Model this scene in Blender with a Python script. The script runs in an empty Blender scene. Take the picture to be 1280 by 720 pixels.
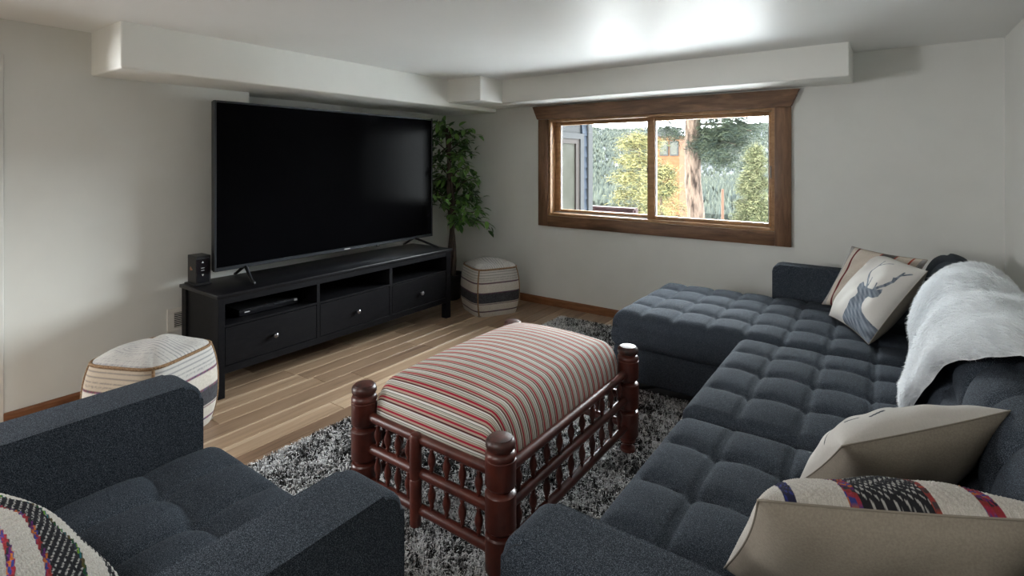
import bpy, bmesh, math, random
import numpy as np
from mathutils import Vector, Matrix, noise
C = bpy.context.scene.collection
SC = bpy.context.scene
PI = math.pi
rnd = random.Random(7)
rng = np.random.default_rng(11)

# ------------------------------------------------------------------ camera, sky, sun, exposure
cam = bpy.data.cameras.new('camera'); camo = bpy.data.objects.new('camera', cam); C.objects.link(camo)
cam.sensor_width = 36; cam.lens = 653.9/1280*36; cam.shift_y = -(360-199.56)/1280
cam.clip_end = 3000; cam.clip_start = 0.02
camo.location = (0, 0, 1.31); camo.rotation_euler = (PI/2, 0, 0.62464)
SC.camera = camo
SC.view_settings.view_transform = 'Standard'; SC.view_settings.look = 'None'
SC.view_settings.gamma = 1; SC.view_settings.use_curve_mapping = False
SC.view_settings.exposure = 0.80
try:
    SC.cycles.use_denoising = True; SC.cycles.denoiser = 'OPENIMAGEDENOISE'
    SC.cycles.max_bounces = 10; SC.cycles.diffuse_bounces = 6; SC.cycles.sample_clamp_indirect = 8
except Exception: pass
w = bpy.data.worlds.new('sky'); SC.world = w; w.use_nodes = True
bg = w.node_tree.nodes['Background']; bg.inputs[0].default_value = (0.93, 0.965, 1, 1); bg.inputs[1].default_value = 31
sun = bpy.data.lights.new('sun', 'SUN'); sun.energy = 23.0; sun.angle = 0.01; sun.color = (1, .93, .8)
suno = bpy.data.objects.new('sun', sun); C.objects.link(suno)
suno.rotation_euler = Vector((0.75, 0.45, -0.5)).to_track_quat('-Z', 'Y').to_euler(); suno.location = (-8, -8, 12)
# portal that guides sky sampling through the window
pl = bpy.data.lights.new('window_daylight', 'AREA'); pl.shape = 'RECTANGLE'; pl.size = 1.8; pl.size_y = .82; pl.cycles.is_portal = True
plo = bpy.data.objects.new('window_daylight', pl); C.objects.link(plo); plo.location = (-1.55, 4.2, 1.24); plo.rotation_euler = (-PI/2, 0, 0)
# added fill light just below the ceiling, unseen behind the camera
cl = bpy.data.lights.new('fill_light', 'AREA'); cl.shape = 'DISK'; cl.size = 1.1; cl.energy = 18; cl.color = (1, .985, .96)
clo = bpy.data.objects.new('fill_light', cl); C.objects.link(clo); clo.location = (-1.2, -1.0, 1.94)

# lamp of the adjoining room, shining in through the wide opening on the left
al = bpy.data.lights.new('hall_lamp', 'AREA'); al.shape = 'RECTANGLE'; al.size = .7; al.size_y = 1.2; al.energy = 72; al.color = (.985, .99, 1)
alo = bpy.data.objects.new('hall_lamp', al); C.objects.link(alo); alo.location = (-5.1, -1.5, 1.4); alo.rotation_euler = Vector((.68, .73, .0)).to_track_quat('-Z', 'Z').to_euler()

# ------------------------------------------------------------------ materials
def new_mat(name):
    m = bpy.data.materials.new(name); m.use_nodes = True
    return m, m.node_tree.nodes, m.node_tree.links, m.node_tree.nodes['Principled BSDF']
def coords(N, L, kind='Object', scale=(1, 1, 1), rot=(0, 0, 0)):
    tc = N.new('ShaderNodeTexCoord'); mp = N.new('ShaderNodeMapping')
    mp.inputs['Scale'].default_value = scale; mp.inputs['Rotation'].default_value = rot
    L.new(tc.outputs[kind], mp.inputs[0]); return mp.outputs[0]
def noise_tex(N, L, vec, scale, detail=4, rough=.6, dist=0):
    n = N.new('ShaderNodeTexNoise'); n.inputs['Scale'].default_value = scale; n.inputs['Detail'].default_value = detail
    n.inputs['Roughness'].default_value = rough; n.inputs['Distortion'].default_value = dist
    L.new(vec, n.inputs['Vector']); return n
def ramp(N, L, fac, stops):
    r = N.new('ShaderNodeValToRGB'); e = r.color_ramp.elements
    while len(e) < len(stops): e.new(.5)
    for k, (p, c) in enumerate(stops): e[k].position = p; e[k].color = (*c, 1)
    L.new(fac, r.inputs[0]); return r
def bump(N, L, h, p, strength, dist=.002):
    b = N.new('ShaderNodeBump'); b.inputs['Strength'].default_value = strength; b.inputs['Distance'].default_value = dist
    L.new(h, b.inputs['Height']); L.new(b.outputs[0], p.inputs['Normal']); return b
def mat(name, c1, c2=None, scale=8, rough=.5, bmp=0, bdist=.002, metal=0, spec=.5, stretch=(1, 1, 1), detail=4, lo=.35, hi=.65, sheen=0, dist=0, kind='Object'):
    m, N, L, p = new_mat(name)
    p.inputs['Roughness'].default_value = rough; p.inputs['Metallic'].default_value = metal
    p.inputs['Specular IOR Level'].default_value = spec; p.inputs['Base Color'].default_value = (*c1, 1)
    if sheen: p.inputs['Sheen Weight'].default_value = sheen; p.inputs['Sheen Roughness'].default_value = .5
    if c2 is not None or bmp:
        n = noise_tex(N, L, coords(N, L, kind, stretch), scale, detail, dist=dist)
        if c2 is not None: L.new(ramp(N, L, n.outputs[0], [(lo, c1), (hi, c2)]).outputs[0], p.inputs['Base Color'])
        if bmp: bump(N, L, n.outputs[0], p, bmp, bdist)
    return m
def attr_mat(name, rough=.9, scale=500, bmp=.3, bdist=.001, mixv=.25, spec=.2, sheen=0, gain=1):
    m, N, L, p = new_mat(name)
    a = N.new('ShaderNodeAttribute'); a.attribute_name = 'tint'
    n = noise_tex(N, L, coords(N, L), scale, 3)
    r = ramp(N, L, n.outputs[0], [(.3, ((1-mixv)*gain,)*3), (.7, (gain,)*3)])
    mx = N.new('ShaderNodeMix'); mx.data_type = 'RGBA'; mx.blend_type = 'MULTIPLY'; mx.inputs[0].default_value = 1
    L.new(a.outputs['Color'], mx.inputs[6]); L.new(r.outputs[0], mx.inputs[7]); L.new(mx.outputs[2], p.inputs['Base Color'])
    p.inputs['Roughness'].default_value = rough; p.inputs['Specular IOR Level'].default_value = spec
    if sheen: p.inputs['Sheen Weight'].default_value = sheen
    if bmp: bump(N, L, n.outputs[0], p, bmp, bdist)
    return m
def wood(name, c1, c2, c3, rough=.45, along=(1, 8, 8), scale=6, spec=.4, coat=0):
    m, N, L, p = new_mat(name)
    v = coords(N, L, 'Object', along)
    n = noise_tex(N, L, v, scale, 6, .65, .6)
    L.new(ramp(N, L, n.outputs[0], [(.3, c1), (.5, c2), (.7, c3)]).outputs[0], p.inputs['Base Color'])
    p.inputs['Roughness'].default_value = rough; p.inputs['Specular IOR Level'].default_value = spec
    if coat: p.inputs['Coat Weight'].default_value = coat; p.inputs['Coat Roughness'].default_value = .25
    bump(N, L, n.outputs[0], p, .15, .001); return m

M = {}
M['wall'] = mat('wall_paint', (.66, .665, .63), (.69, .695, .66), 3, .55, .05, .001, spec=.35)
M['ceil'] = mat('ceiling_paint', (.80, .805, .785), (.82, .825, .805), 2, .36, .04, .001, spec=.24)
M['soffit'] = mat('soffit_paint', (.82, .825, .785), (.84, .845, .805), 3, .5, .03, .001, spec=.4)
M['white_trim'] = mat('white_trim_paint', (.68, .67, .64), rough=.4)
M['casing'] = wood('stained_casing', (.075, .037, .019), (.15, .077, .041), (.24, .13, .07), .42, (1.2, 9, 9), 3)
M['casing_v'] = wood('stained_casing_upright', (.08, .04, .021), (.155, .08, .043), (.24, .13, .07), .42, (9, 9, 1.2), 3)
M['sash'] = wood('honey_sash_wood', (.22, .115, .05), (.31, .17, .078), (.39, .225, .11), .38, (2, 6, 6), 5)
M['base'] = wood('baseboard_wood', (.12, .045, .018), (.19, .075, .03), (.25, .11, .05), .4, (1.5, 1.5, 12), 4)
M['subfloor'] = mat('floor_joint', (.022, .014, .009), rough=.8)
M['black'] = wood('black_stain', (.0035, .0035, .0045), (.0055, .0055, .007), (.009, .0088, .010), .45, (3, 3, 14), 7, spec=.12)
M['black_top'] = wood('black_stain_top', (.006, .006, .0075), (.009, .009, .011), (.013, .013, .015), .3, (14, 2, 3), 7, spec=.28)
M['black_in'] = mat('black_inside', (.012, .012, .013), rough=.5)
M['knob'] = mat('knob_metal', (.30, .30, .32), rough=.3, metal=1)
M['plastic'] = mat('black_plastic', (.012, .012, .013), rough=.35)
M['gloss'] = mat('gloss_black_plastic', (.008, .008, .010), rough=.14)
M['screen'] = mat('screen_glass', (.002, .002, .0025), rough=.16, spec=.012)
M['bezel'] = mat('bezel_metal', (.055, .06, .068), rough=.3, metal=.75)
M['mark'] = mat('pale_print', (.45, .45, .46), rough=.5)
M['orange_mark'] = mat('orange_print', (.55, .26, .16), rough=.5)
M['vent'] = mat('vent_enamel', (.72, .70, .65), rough=.45)
M['dark'] = mat('dark_gap', (.006, .006, .006), rough=.9)
def fabric(name, lo, mid, hi):
    m, N, L, p = new_mat(name)
    v = coords(N, L, 'Object')
    n = noise_tex(N, L, v, 640, 2, .75); n2 = noise_tex(N, L, v, 6, 2)
    r = ramp(N, L, n.outputs[0], [(.36, lo), (.52, mid), (.68, hi)])
    r2 = ramp(N, L, n2.outputs[0], [(.3, (.86,)*3), (.7, (1, 1, 1))])
    mx = N.new('ShaderNodeMix'); mx.data_type = 'RGBA'; mx.blend_type = 'MULTIPLY'; mx.inputs[0].default_value = 1
    L.new(r.outputs[0], mx.inputs[6]); L.new(r2.outputs[0], mx.inputs[7]); L.new(mx.outputs[2], p.inputs['Base Color'])
    p.inputs['Roughness'].default_value = .95; p.inputs['Specular IOR Level'].default_value = .15
    
    bump(N, L, n.outputs[0], p, .22, .001); return m
M['fabric'] = fabric('charcoal_blue_tweed', (.005, .0072, .011), (.026, .033, .044), (.135, .158, .19))
M['piping'] = mat('dark_piping', (.010, .013, .018), rough=.9)
M['red'] = mat('red_lacquer', (.046, .0105, .0075), (.115, .025, .0155), 14, .36, .15, .001, spec=.55, lo=.3, hi=.7, detail=6)
M['red_dark'] = mat('worn_red_lacquer', (.022, .010, .008), (.075, .021, .015), 30, .38, .2, .001, lo=.35, hi=.6, detail=6)
M['print'] = attr_mat('striped_cotton', .85, 900, .25, .0006, .2)
M['weave'] = attr_mat('woven_wool', .95, 700, .4, .001, .35)
M['linen'] = attr_mat('printed_linen', .9, 800, .3, .0006, .12)
M['linen_back'] = mat('plain_linen', (.235, .205, .165), (.285, .25, .205), 300, .95, .3, .001, spec=.15, stretch=(1, .15, 1))
M['seam'] = mat('linen_seam', (.24, .21, .17), rough=.95)
M['jute'] = mat('jute_cord', (.11, .06, .028), (.27, .165, .085), 160, .95, .8, .003)
M['pile'] = attr_mat('shag_yarn', .9, 200, 0, .001, .15)
M['backing'] = mat('rug_backing', (.05, .05, .052), rough=1)
M['hide'] = mat('white_hide', (.80, .815, .82), (.84, .855, .86), 20, .9)
M['fur'] = attr_mat('white_fur', .75, 80, 0, .001, .08, .2)
_n = M['fur'].node_tree.nodes; _l = M['fur'].node_tree.links     # thin fibres let light through
_t = _n.new('ShaderNodeBsdfTranslucent'); _t.inputs[0].default_value = (.93, .95, .97, 1); _x = _n.new('ShaderNodeMixShader'); _x.inputs[0].default_value = .45
_l.new(_n['Principled BSDF'].outputs[0], _x.inputs[1]); _l.new(_t.outputs[0], _x.inputs[2]); _l.new(_x.outputs[0], _n['Material Output'].inputs[0])
M['bark_in'] = mat('twisted_bark', (.022, .013, .009), (.075, .048, .034), 30, .75, .6, .004, stretch=(1, 1, .25))
M['pot'] = mat('dark_pot', (.014, .013, .013), rough=.55)
M['soil'] = mat('potting_soil', (.02, .014, .01), (.04, .03, .02), 60, 1)
def leafmat(name, a, b):
    m, N, L, p = new_mat(name)
    oi = N.new('ShaderNodeObjectInfo')
    L.new(ramp(N, L, oi.outputs['Random'], [(0, a), (1, b)]).outputs[0], p.inputs['Base Color'])
    p.inputs['Roughness'].default_value = .36; p.inputs['Specular IOR Level'].default_value = .5
    p.inputs['Transmission Weight'].default_value = 0
    return m
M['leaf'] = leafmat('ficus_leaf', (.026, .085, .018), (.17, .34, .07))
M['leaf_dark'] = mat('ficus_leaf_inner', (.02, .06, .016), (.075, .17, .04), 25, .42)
m, N, L, p = new_mat('window_glass')
p.inputs['Base Color'].default_value = (.97, .985, .98, 1); p.inputs['Roughness'].default_value = 0
out = N['Material Output']; tr = N.new('ShaderNodeBsdfTransparent'); gl = N.new('ShaderNodeBsdfGlossy'); gl.inputs['Roughness'].default_value = .02
fr = N.new('ShaderNodeFresnel'); fr.inputs[0].default_value = 1.35; mxs = N.new('ShaderNodeMixShader'); tr.inputs[0].default_value = (.95, .97, .965, 1)
L.new(fr.outputs[0], mxs.inputs[0]); L.new(tr.outputs[0], mxs.inputs[1]); L.new(gl.outputs[0], mxs.inputs[2]); L.new(mxs.outputs[0], out.inputs[0])
M['glass'] = m
# planks: each plank takes its own tone
m, N, L, p = new_mat('acacia_plank')
oi = N.new('ShaderNodeObjectInfo')
add = N.new('ShaderNodeVectorMath'); add.operation = 'ADD'
cmb = N.new('ShaderNodeCombineXYZ'); mul = N.new('ShaderNodeMath'); mul.operation = 'MULTIPLY'; mul.inputs[1].default_value = 37
L.new(oi.outputs['Random'], mul.inputs[0]); L.new(mul.outputs[0], cmb.inputs[0]); L.new(mul.outputs[0], cmb.inputs[1])
L.new(coords(N, L, 'Object', (9, .55, 1)), add.inputs[0]); L.new(cmb.outputs[0], add.inputs[1])
n = noise_tex(N, L, add.outputs[0], 2.6, 7, .62, 1.1)
tone = ramp(N, L, oi.outputs['Random'], [(0, (.19, .118, .074)), (.3, (.28, .19, .125)), (.7, (.36, .25, .165)), (1, (.52, .385, .265))])
gr = ramp(N, L, n.outputs[0], [(.28, (.42, .38, .36)), (.45, (.86, .84, .82)), (.62, (1, 1, 1)), (.75, (1.25, 1.22, 1.18))])
mx = N.new('ShaderNodeMix'); mx.data_type = 'RGBA'; mx.blend_type = 'MULTIPLY'; mx.inputs[0].default_value = 1
L.new(tone.outputs[0], mx.inputs[6]); L.new(gr.outputs[0], mx.inputs[7])
# pale sapwood along one edge of a plank, and small dark knots
tco = N.new('ShaderNodeTexCoord'); sx = N.new('ShaderNodeSeparateXYZ'); L.new(tco.outputs['Object'], sx.inputs[0])
m1 = N.new('ShaderNodeMath'); m1.operation = 'MULTIPLY_ADD'; L.new(n.outputs[0], m1.inputs[0]); m1.inputs[1].default_value = .03; L.new(sx.outputs[0], m1.inputs[2])
m2 = N.new('ShaderNodeMath'); m2.operation = 'MULTIPLY_ADD'; L.new(oi.outputs['Random'], m2.inputs[0]); m2.inputs[1].default_value = -.055; L.new(m1.outputs[0], m2.inputs[2])
sap = ramp(N, L, m2.outputs[0], [(0, (1, 1, 1)), (.004, (0, 0, 0))])
mx2 = N.new('ShaderNodeMix'); mx2.data_type = 'RGBA'; L.new(sap.outputs[0], mx2.inputs[0]); L.new(mx.outputs[2], mx2.inputs[6]); mx2.inputs[7].default_value = (.48, .36, .25, 1)
vo = N.new('ShaderNodeTexVoronoi'); vo.inputs['Scale'].default_value = 1; va = N.new('ShaderNodeVectorMath'); va.operation = 'ADD'
L.new(coords(N, L, 'Object', (8, 3.2, 1)), va.inputs[0]); L.new(cmb.outputs[0], va.inputs[1]); L.new(va.outputs[0], vo.inputs['Vector'])
kn = ramp(N, L, vo.outputs['Distance'], [(.03, (.28, .22, .18)), (.09, (1, 1, 1))])
mx3 = N.new('ShaderNodeMix'); mx3.data_type = 'RGBA'; mx3.blend_type = 'MULTIPLY'; mx3.inputs[0].default_value = 1
L.new(mx2.outputs[2], mx3.inputs[6]); L.new(kn.outputs[0], mx3.inputs[7]); L.new(mx3.outputs[2], p.inputs['Base Color'])
p.inputs['Roughness'].default_value = .34; p.inputs['Specular IOR Level'].default_value = .45
bump(N, L, n.outputs[0], p, .12, .001)
M['plank'] = m
# outside
M['siding'] = mat('blue_siding', (0.0200, 0.0272, 0.0400), (0.0248, 0.0336, 0.0488), 12, .6, .2, .002, stretch=(1, .2, 4))
M['ext_trim'] = mat('grey_trim', (0.0640, 0.0660, 0.0680), rough=.6)
M['ext_frame'] = mat('taupe_window_frame', (0.0340, 0.0280, 0.0248), rough=.5)
M['ext_glass'] = mat('far_window_glass', (0.0640, 0.0640, 0.0520), (0.0800, 0.0800, 0.0680), 3, .12, spec=.8)
M['deck'] = mat('dark_red_deck', (0.0220, 0.0088, 0.0096), (0.0280, 0.0120, 0.0128), 8, .6)
M['pine_bark'] = mat('pine_bark', (.0160, .0100, .0075), (.1200, .0850, .0640), 16, .9, 1, .03, stretch=(1, 1, .28), lo=.36, hi=.58, detail=6)
M['needle'] = attr_mat('pine_needles', .8, 4, 0, .001, .2, gain=.4)
M['snow'] = mat('snowy_ground', (0.0680, 0.0760, 0.0880), (0.1120, 0.1160, 0.1240), .2, .9)
M['yard'] = mat('fresh_snow', (.78, .80, .83), (.84, .85, .87), 1.5, .8, .3, .02)
M['forest'] = attr_mat('forest_trees', .95, .3, 0, .001, .2, gain=.4)
M['cabin'] = mat('orange_timber', (0.0960, 0.0400, 0.0160), (0.1200, 0.0560, 0.0240), 6, .7)
M['pole'] = mat('wood_pole', (0.0640, 0.0360, 0.0240), rough=.8)
M['roofing'] = mat('roof_shell', (.1, .1, .1), rough=.9)

EXT = .42      # the daylight outside is far stronger than the lamps inside: keep these albedos low
for k_ in ('siding', 'ext_trim', 'ext_frame', 'ext_glass', 'deck', 'pine_bark', 'needle', 'snow', 'forest', 'cabin', 'pole'):
    for n_ in M[k_].node_tree.nodes:
        EXT = .62*{'siding': .34, 'ext_trim': .22, 'ext_frame': .4, 'ext_glass': .3, 'pine_bark': .42, 'cabin': .40, 'deck': .5, 'forest': .62, 'snow': .40}.get(k_, .56)
        if n_.type == 'VALTORGB':
            for e_ in n_.color_ramp.elements: e_.color = (*[q_*EXT for q_ in e_.color[:3]], 1)
        if n_.type == 'BSDF_PRINCIPLED': n_.inputs['Specular IOR Level'].default_value = .04; n_.inputs['Base Color'].default_value = (*[q_*EXT for q_ in n_.inputs['Base Color'].default_value[:3]], 1)
# ------------------------------------------------------------------ object helpers
def wm(o):
    m = Matrix.Identity(4)
    while o is not None:
        m = Matrix.LocRotScale(o.location, o.rotation_euler, o.scale) @ m; o = o.parent
    return m
def link(name, me, m, parent=None):
    o = bpy.data.objects.new(name, me); C.objects.link(o)
    if m is not None and not me.materials: me.materials.append(m)
    if parent is not None: o.parent = parent
    return o
def obj(name, bm, m, parent=None, smooth=False, local=False, origin=None):
    """link a bmesh given in world coordinates (or the parent's own, local=True) as one mesh object"""
    me = bpy.data.meshes.new(name)
    bmesh.ops.recalc_face_normals(bm, faces=bm.faces)
    if parent is not None and not local: bm.transform(wm(parent).inverted())
    if parent is None and origin is not None: bm.transform(Matrix.Translation(-Vector(origin)))
    for f in bm.faces: f.smooth = bool(smooth)
    if smooth == 'auto':
        for e in bm.edges:
            if len(e.link_faces) == 2 and e.calc_face_angle(0) > .6: e.smooth = False
    bm.to_mesh(me); bm.free()
    o = link(name, me, m, parent)
    if parent is None and origin is not None: o.location = origin
    return o
def np_mesh(name, V, F, m, parent=None, smooth=True, tint=None, local=False, origin=None, per='POINT'):
    """V (n,3) float, F (k,3|4) int, tint (n,3) colour per vertex"""
    V = np.asarray(V, float); F = np.asarray(F, int)
    if parent is not None and not local:
        A = np.array(wm(parent).inverted()); V = V @ A[:3, :3].T + A[:3, 3]
    if parent is None and origin is not None: V = V - np.array(origin)
    me = bpy.data.meshes.new(name); k = F.shape[1]
    me.vertices.add(len(V)); me.vertices.foreach_set('co', V.astype(np.float32).ravel())
    me.loops.add(F.size); me.loops.foreach_set('vertex_index', F.astype(np.int32).ravel())
    me.polygons.add(len(F)); me.polygons.foreach_set('loop_start', np.arange(0, F.size, k, dtype=np.int32))
    me.polygons.foreach_set('use_smooth', np.full(len(F), bool(smooth)))
    me.update(calc_edges=True)
    if tint is not None:
        a = me.color_attributes.new('tint', 'FLOAT_COLOR', 'POINT')
        a.data.foreach_set('color', np.concatenate([tint, np.ones((len(tint), 1))], 1).astype(np.float32).ravel())
    me.validate()
    o = link(name, me, m, parent)
    if parent is None and origin is not None: o.location = origin
    return o
def grid_faces(nv, nu, off=0, flip=False):
    i = np.arange(nv-1)[:, None]*nu+np.arange(nu-1)[None, :]
    f = np.stack([i, i+1, i+nu+1, i+nu], -1).reshape(-1, 4)+off
    return f[:, ::-1] if flip else f
def thing(name, label, cat, loc=(0, 0, 0), rz=0, group=None):
    o = bpy.data.objects.new(name, None); C.objects.link(o); o.empty_display_size = .1
    o.location = loc; o.rotation_euler = (0, 0, rz); o['label'] = label; o['category'] = cat
    if group: o['group'] = group
    return o
def tag(o, label, cat, group=None):
    o['label'] = label; o['category'] = cat
    if group: o['group'] = group
    return o
def struct(o, label=None):
    o['kind'] = 'structure'
    if label: o['label'] = label
    return o
def box(bm, x0, x1, y0, y1, z0, z1, bev=0, seg=1):
    r = bmesh.ops.create_cube(bm, size=1); vs = r['verts']
    bmesh.ops.scale(bm, vec=(x1-x0, y1-y0, z1-z0), verts=vs)
    bmesh.ops.translate(bm, vec=((x0+x1)/2, (y0+y1)/2, (z0+z1)/2), verts=vs)
    if bev:
        es = list({e for v in vs for e in v.link_edges})
        bmesh.ops.bevel(bm, geom=es, offset=bev, segments=seg, affect='EDGES', profile=.5)
    return bm
def bx(x0, x1, y0, y1, z0, z1, bev=0, seg=1): return box(bmesh.new(), x0, x1, y0, y1, z0, z1, bev, seg)
def lathe(bm, prof, c=(0, 0, 0), n=16, axis='Z'):
    rings = []
    for r, z in prof:
        ring = []
        for k in range(n):
            a = 2*PI*k/n; p = (r*math.cos(a), r*math.sin(a), z)
            if axis == 'X': p = (p[2], p[0], p[1])
            if axis == 'Y': p = (p[0], p[2], p[1])
            ring.append(bm.verts.new((p[0]+c[0], p[1]+c[1], p[2]+c[2])))
        rings.append(ring)
    for a, b in zip(rings, rings[1:]):
        for k in range(n): bm.faces.new((a[k], a[(k+1) % n], b[(k+1) % n], b[k]))
    bm.faces.new(rings[0][::-1]); bm.faces.new(rings[-1])
    return bm
def tube(bm, pts, rad, n=8, cap=True):
    pts = [Vector(p) for p in pts]; rings = []; up = None
    for i, p in enumerate(pts):
        t = (pts[min(i+1, len(pts)-1)]-pts[max(i-1, 0)]).normalized()
        if up is None: up = t.orthogonal().normalized()
        up = (up-t*up.dot(t)).normalized(); s = t.cross(up)
        r = rad[i] if hasattr(rad, '__len__') else rad
        rings.append([bm.verts.new(p+(up*math.cos(2*PI*k/n)+s*math.sin(2*PI*k/n))*r) for k in range(n)])
    for a, b in zip(rings, rings[1:]):
        for k in range(n): bm.faces.new((a[k], a[(k+1) % n], b[(k+1) % n], b[k]))
    if cap: bm.faces.new(rings[0][::-1]); bm.faces.new(rings[-1])
    return bm
def prism(bm, poly, axis, a, b):
    """poly of 2D points extruded along axis from a to b"""
    def P(u, v, t): return {'X': (t, u, v), 'Y': (u, t, v), 'Z': (u, v, t)}[axis]
    A = [bm.verts.new(P(u, v, a)) for u, v in poly]; B = [bm.verts.new(P(u, v, b)) for u, v in poly]
    n = len(poly)
    for k in range(n): bm.faces.new((A[k], A[(k+1) % n], B[(k+1) % n], B[k]))
    bm.faces.new(A[::-1]); bm.faces.new(B); return bm
def rounded(poly, radii, seg=6):
    out = []; n = len(poly)
    for k in range(n):
        p = Vector(poly[k]); a = (Vector(poly[k-1])-p).normalized(); b = (Vector(poly[(k+1) % n])-p).normalized(); r = radii[k]
        if r <= 0: out.append(tuple(p)); continue
        half = a.angle(b)/2; d = r/math.tan(half); c = p+(a+b).normalized()*(r/math.sin(half))
        s = p+a*d-c; e = p+b*d-c; ang = s.angle_signed(e)
        for i in range(seg+1):
            q = s.copy(); q.rotate(Matrix.Rotation(-ang*i/seg, 2)); out.append(tuple(c+q))
    return out

# ------------------------------------------------------------------ room shell
WA, WB, YB, XR, ZC, YR = -3.52, -3.735, 4.02, .529, 2.0, -2.6
SOF = 1.765
fl = struct(obj('floor', bx(-6.2, XR+.2, YR, YB+.02, -.12, -.012), M['subfloor']), 'acacia plank floor')
pm = {}
row = 0; x = -3.78; W = .121
while x < XR:
    y = YR+rnd.uniform(-.9, 0)
    while y < YB:
        ln = rnd.choice((.6, .75, .9, 1.05, 1.2))
        if y+ln > YR and not (x > -.4 and y+ln < .5):
            y1 = y+ln
            if ln not in pm:
                b = bx(0, W-.0016, 0, ln-.0016, -.012, 0, .0016); me = bpy.data.meshes.new('plank')
                b.to_mesh(me); b.free(); me.materials.append(M['plank']); pm[ln] = me
            if y1 <= YB+.005:
                o = link('plank', pm[ln], None, fl); o.location = (x, y, rnd.uniform(-.0006, .0004))
            elif YB-y > .03:
                o = link('plank', pm[ln], None, fl); o.location = (x, y, 0); o.scale = (1, (YB-y)/ln, 1)
        y += ln
    x += W
b = bx(-4.6, WA, -.32, 1.835, 0, ZC)
b.free(); b = bmesh.new()
box(b, WA-.2, WA, .58, 1.835, 0, ZC); box(b, WB-.2, WB, 1.6, YB+.2, 0, ZC); box(b, WA-.2, WA, YR-.1, .58, 1.82, ZC)
struct(obj('wall_left', b, M['wall']), 'greige wall behind the television, stepping back beyond it')
struct(obj('wall_hall', bx(-6.3, -6.2, YR-.1, 1.2, 0, ZC), M['wall']))
b = bmesh.new(); box(b, -6.2, WA-.2, .9, 1.0, 0, ZC)
struct(obj('wall_hall', b, M['wall']))
OX0, OX1, OZ0, OZ1 = -2.49, -.643, .81, 1.672
b = bmesh.new(); TH = .17
box(b, WB, OX0, YB, YB+TH, 0, ZC); box(b, OX1, XR, YB, YB+TH, 0, ZC); box(b, OX0, OX1, YB, YB+TH, 0, OZ0); box(b, OX0, OX1, YB, YB+TH, OZ1, ZC)
struct(obj('wall_back', b, M['wall']), 'greige wall with the wood framed window')
struct(obj('wall_right', bx(XR, XR+.15, YR-.1, YB+TH, 0, ZC), M['wall']), 'plain greige wall behind the sofa back')
struct(obj('wall_front', bx(-6.2, XR+.15, YR-.15, YR, 0, ZC), M['wall']))
struct(obj('ceiling', bx(-6.4, XR+.2, YR-.2, YB+TH, ZC, ZC+.25), M['ceil']), 'low white ceiling with a satin sheen')
# soffits with softly rounded lower edges
def soffit(name, x0, x1, y0, y1, z0, label):
    b = bx(x0, x1, y0, y1, z0, ZC)
    es = [e for e in b.edges if all(v.co.z < z0+.01 for v in e.verts) or (abs(e.verts[0].co.z-e.verts[1].co.z) > .1)]
    bmesh.ops.bevel(b, geom=es, offset=.011, segments=4, affect='EDGES', profile=.5)
    return struct(obj(name, b, M['soffit'], smooth='auto'), label)
soffit('trim_1', WB-.05, -3.091, .97, YB+.03, SOF, 'long boxed soffit above the television')
soffit('trim_2', -3.10, -2.725, 3.335, YB+.03, 1.80, 'short boxed soffit stub in the corner')
soffit('trim_3', -2.735, -.188, 3.635, YB+.03, 1.80, 'boxed soffit above the window')
# baseboards
def board(name, b, label): return struct(obj(name, b, M['base']), label)
b = bmesh.new(); prism(b, [(YB, 0), (YB-.014, 0), (YB-.014, .055), (YB-.008, .067), (YB, .067)], 'X', WB, XR); board('baseboard_back', b, 'brown wood baseboard under the window')
b = bmesh.new(); prism(b, [(WA, 0), (WA+.014, 0), (WA+.014, .055), (WA+.008, .067), (WA, .067)], 'Y', .62, 1.835); prism(b, [(WB, 0), (WB+.014, 0), (WB+.014, .055), (WB+.008, .067), (WB, .067)], 'Y', 1.835, YB); board('baseboard_left', b, 'brown wood baseboard behind the television stand')
b = bmesh.new(); prism(b, [(XR, 0), (XR-.014, 0), (XR-.014, .055), (XR-.008, .067), (XR, .067)], 'Y', YR, YB); board('baseboard_right', b, 'brown wood baseboard behind the sofa')
d = struct(thing('door_1', 'white cased doorway at the left edge', 'x', (WA, .1, 0))); del d['category']
obj('casing', bx(WA-.21, WA+.012, .565, .622, 0, 1.83, .006, 2), M['white_trim'], d, 'auto')
obj('head_casing', bx(WA-.21, WA+.012, YR, .565, 1.772, 1.83, .006, 2), M['white_trim'], d, 'auto')

# ------------------------------------------------------------------ window
wi = thing('window_1', 'sliding window with two panes in a brown stained wood casing', 'x', (-1.565, YB, OZ0)); struct(wi); del wi['category']
y0, y1 = YB-.024, YB+.004
b = bmesh.new(); prism(b, [(-2.593, 1.672), (-.54, 1.672), (-.488, 1.79), (-2.644, 1.79)], 'Y', YB-.04, y1)
bmesh.ops.bevel(b, geom=list(b.edges), offset=.004, segments=2, affect='EDGES'); obj('head_casing', b, M['casing'], wi, 'auto')
for a, c in ((-2.589, -2.491), (-.643, -.541)): obj('side_casing', bx(a, c, y0, y1, .712 if a > -2 else .714, 1.6715, .004, 2), M['casing_v'], wi, 'auto')
obj('sill_casing', bx(-2.4905, -.6435, y0, y1, .712, .809, .004, 2), M['casing'], wi, 'auto')
for a, c, e, f in ((OX0, OX0+.022, OZ0, OZ1), (OX1-.022, OX1, OZ0, OZ1), (OX0+.022, OX1-.022, OZ0, OZ0+.022), (OX0+.022, OX1-.022, OZ1-.022, OZ1)):
    obj('jamb', bx(a, c, YB-.006, YB+TH, e, f, .002), M['sash'], wi)
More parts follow.
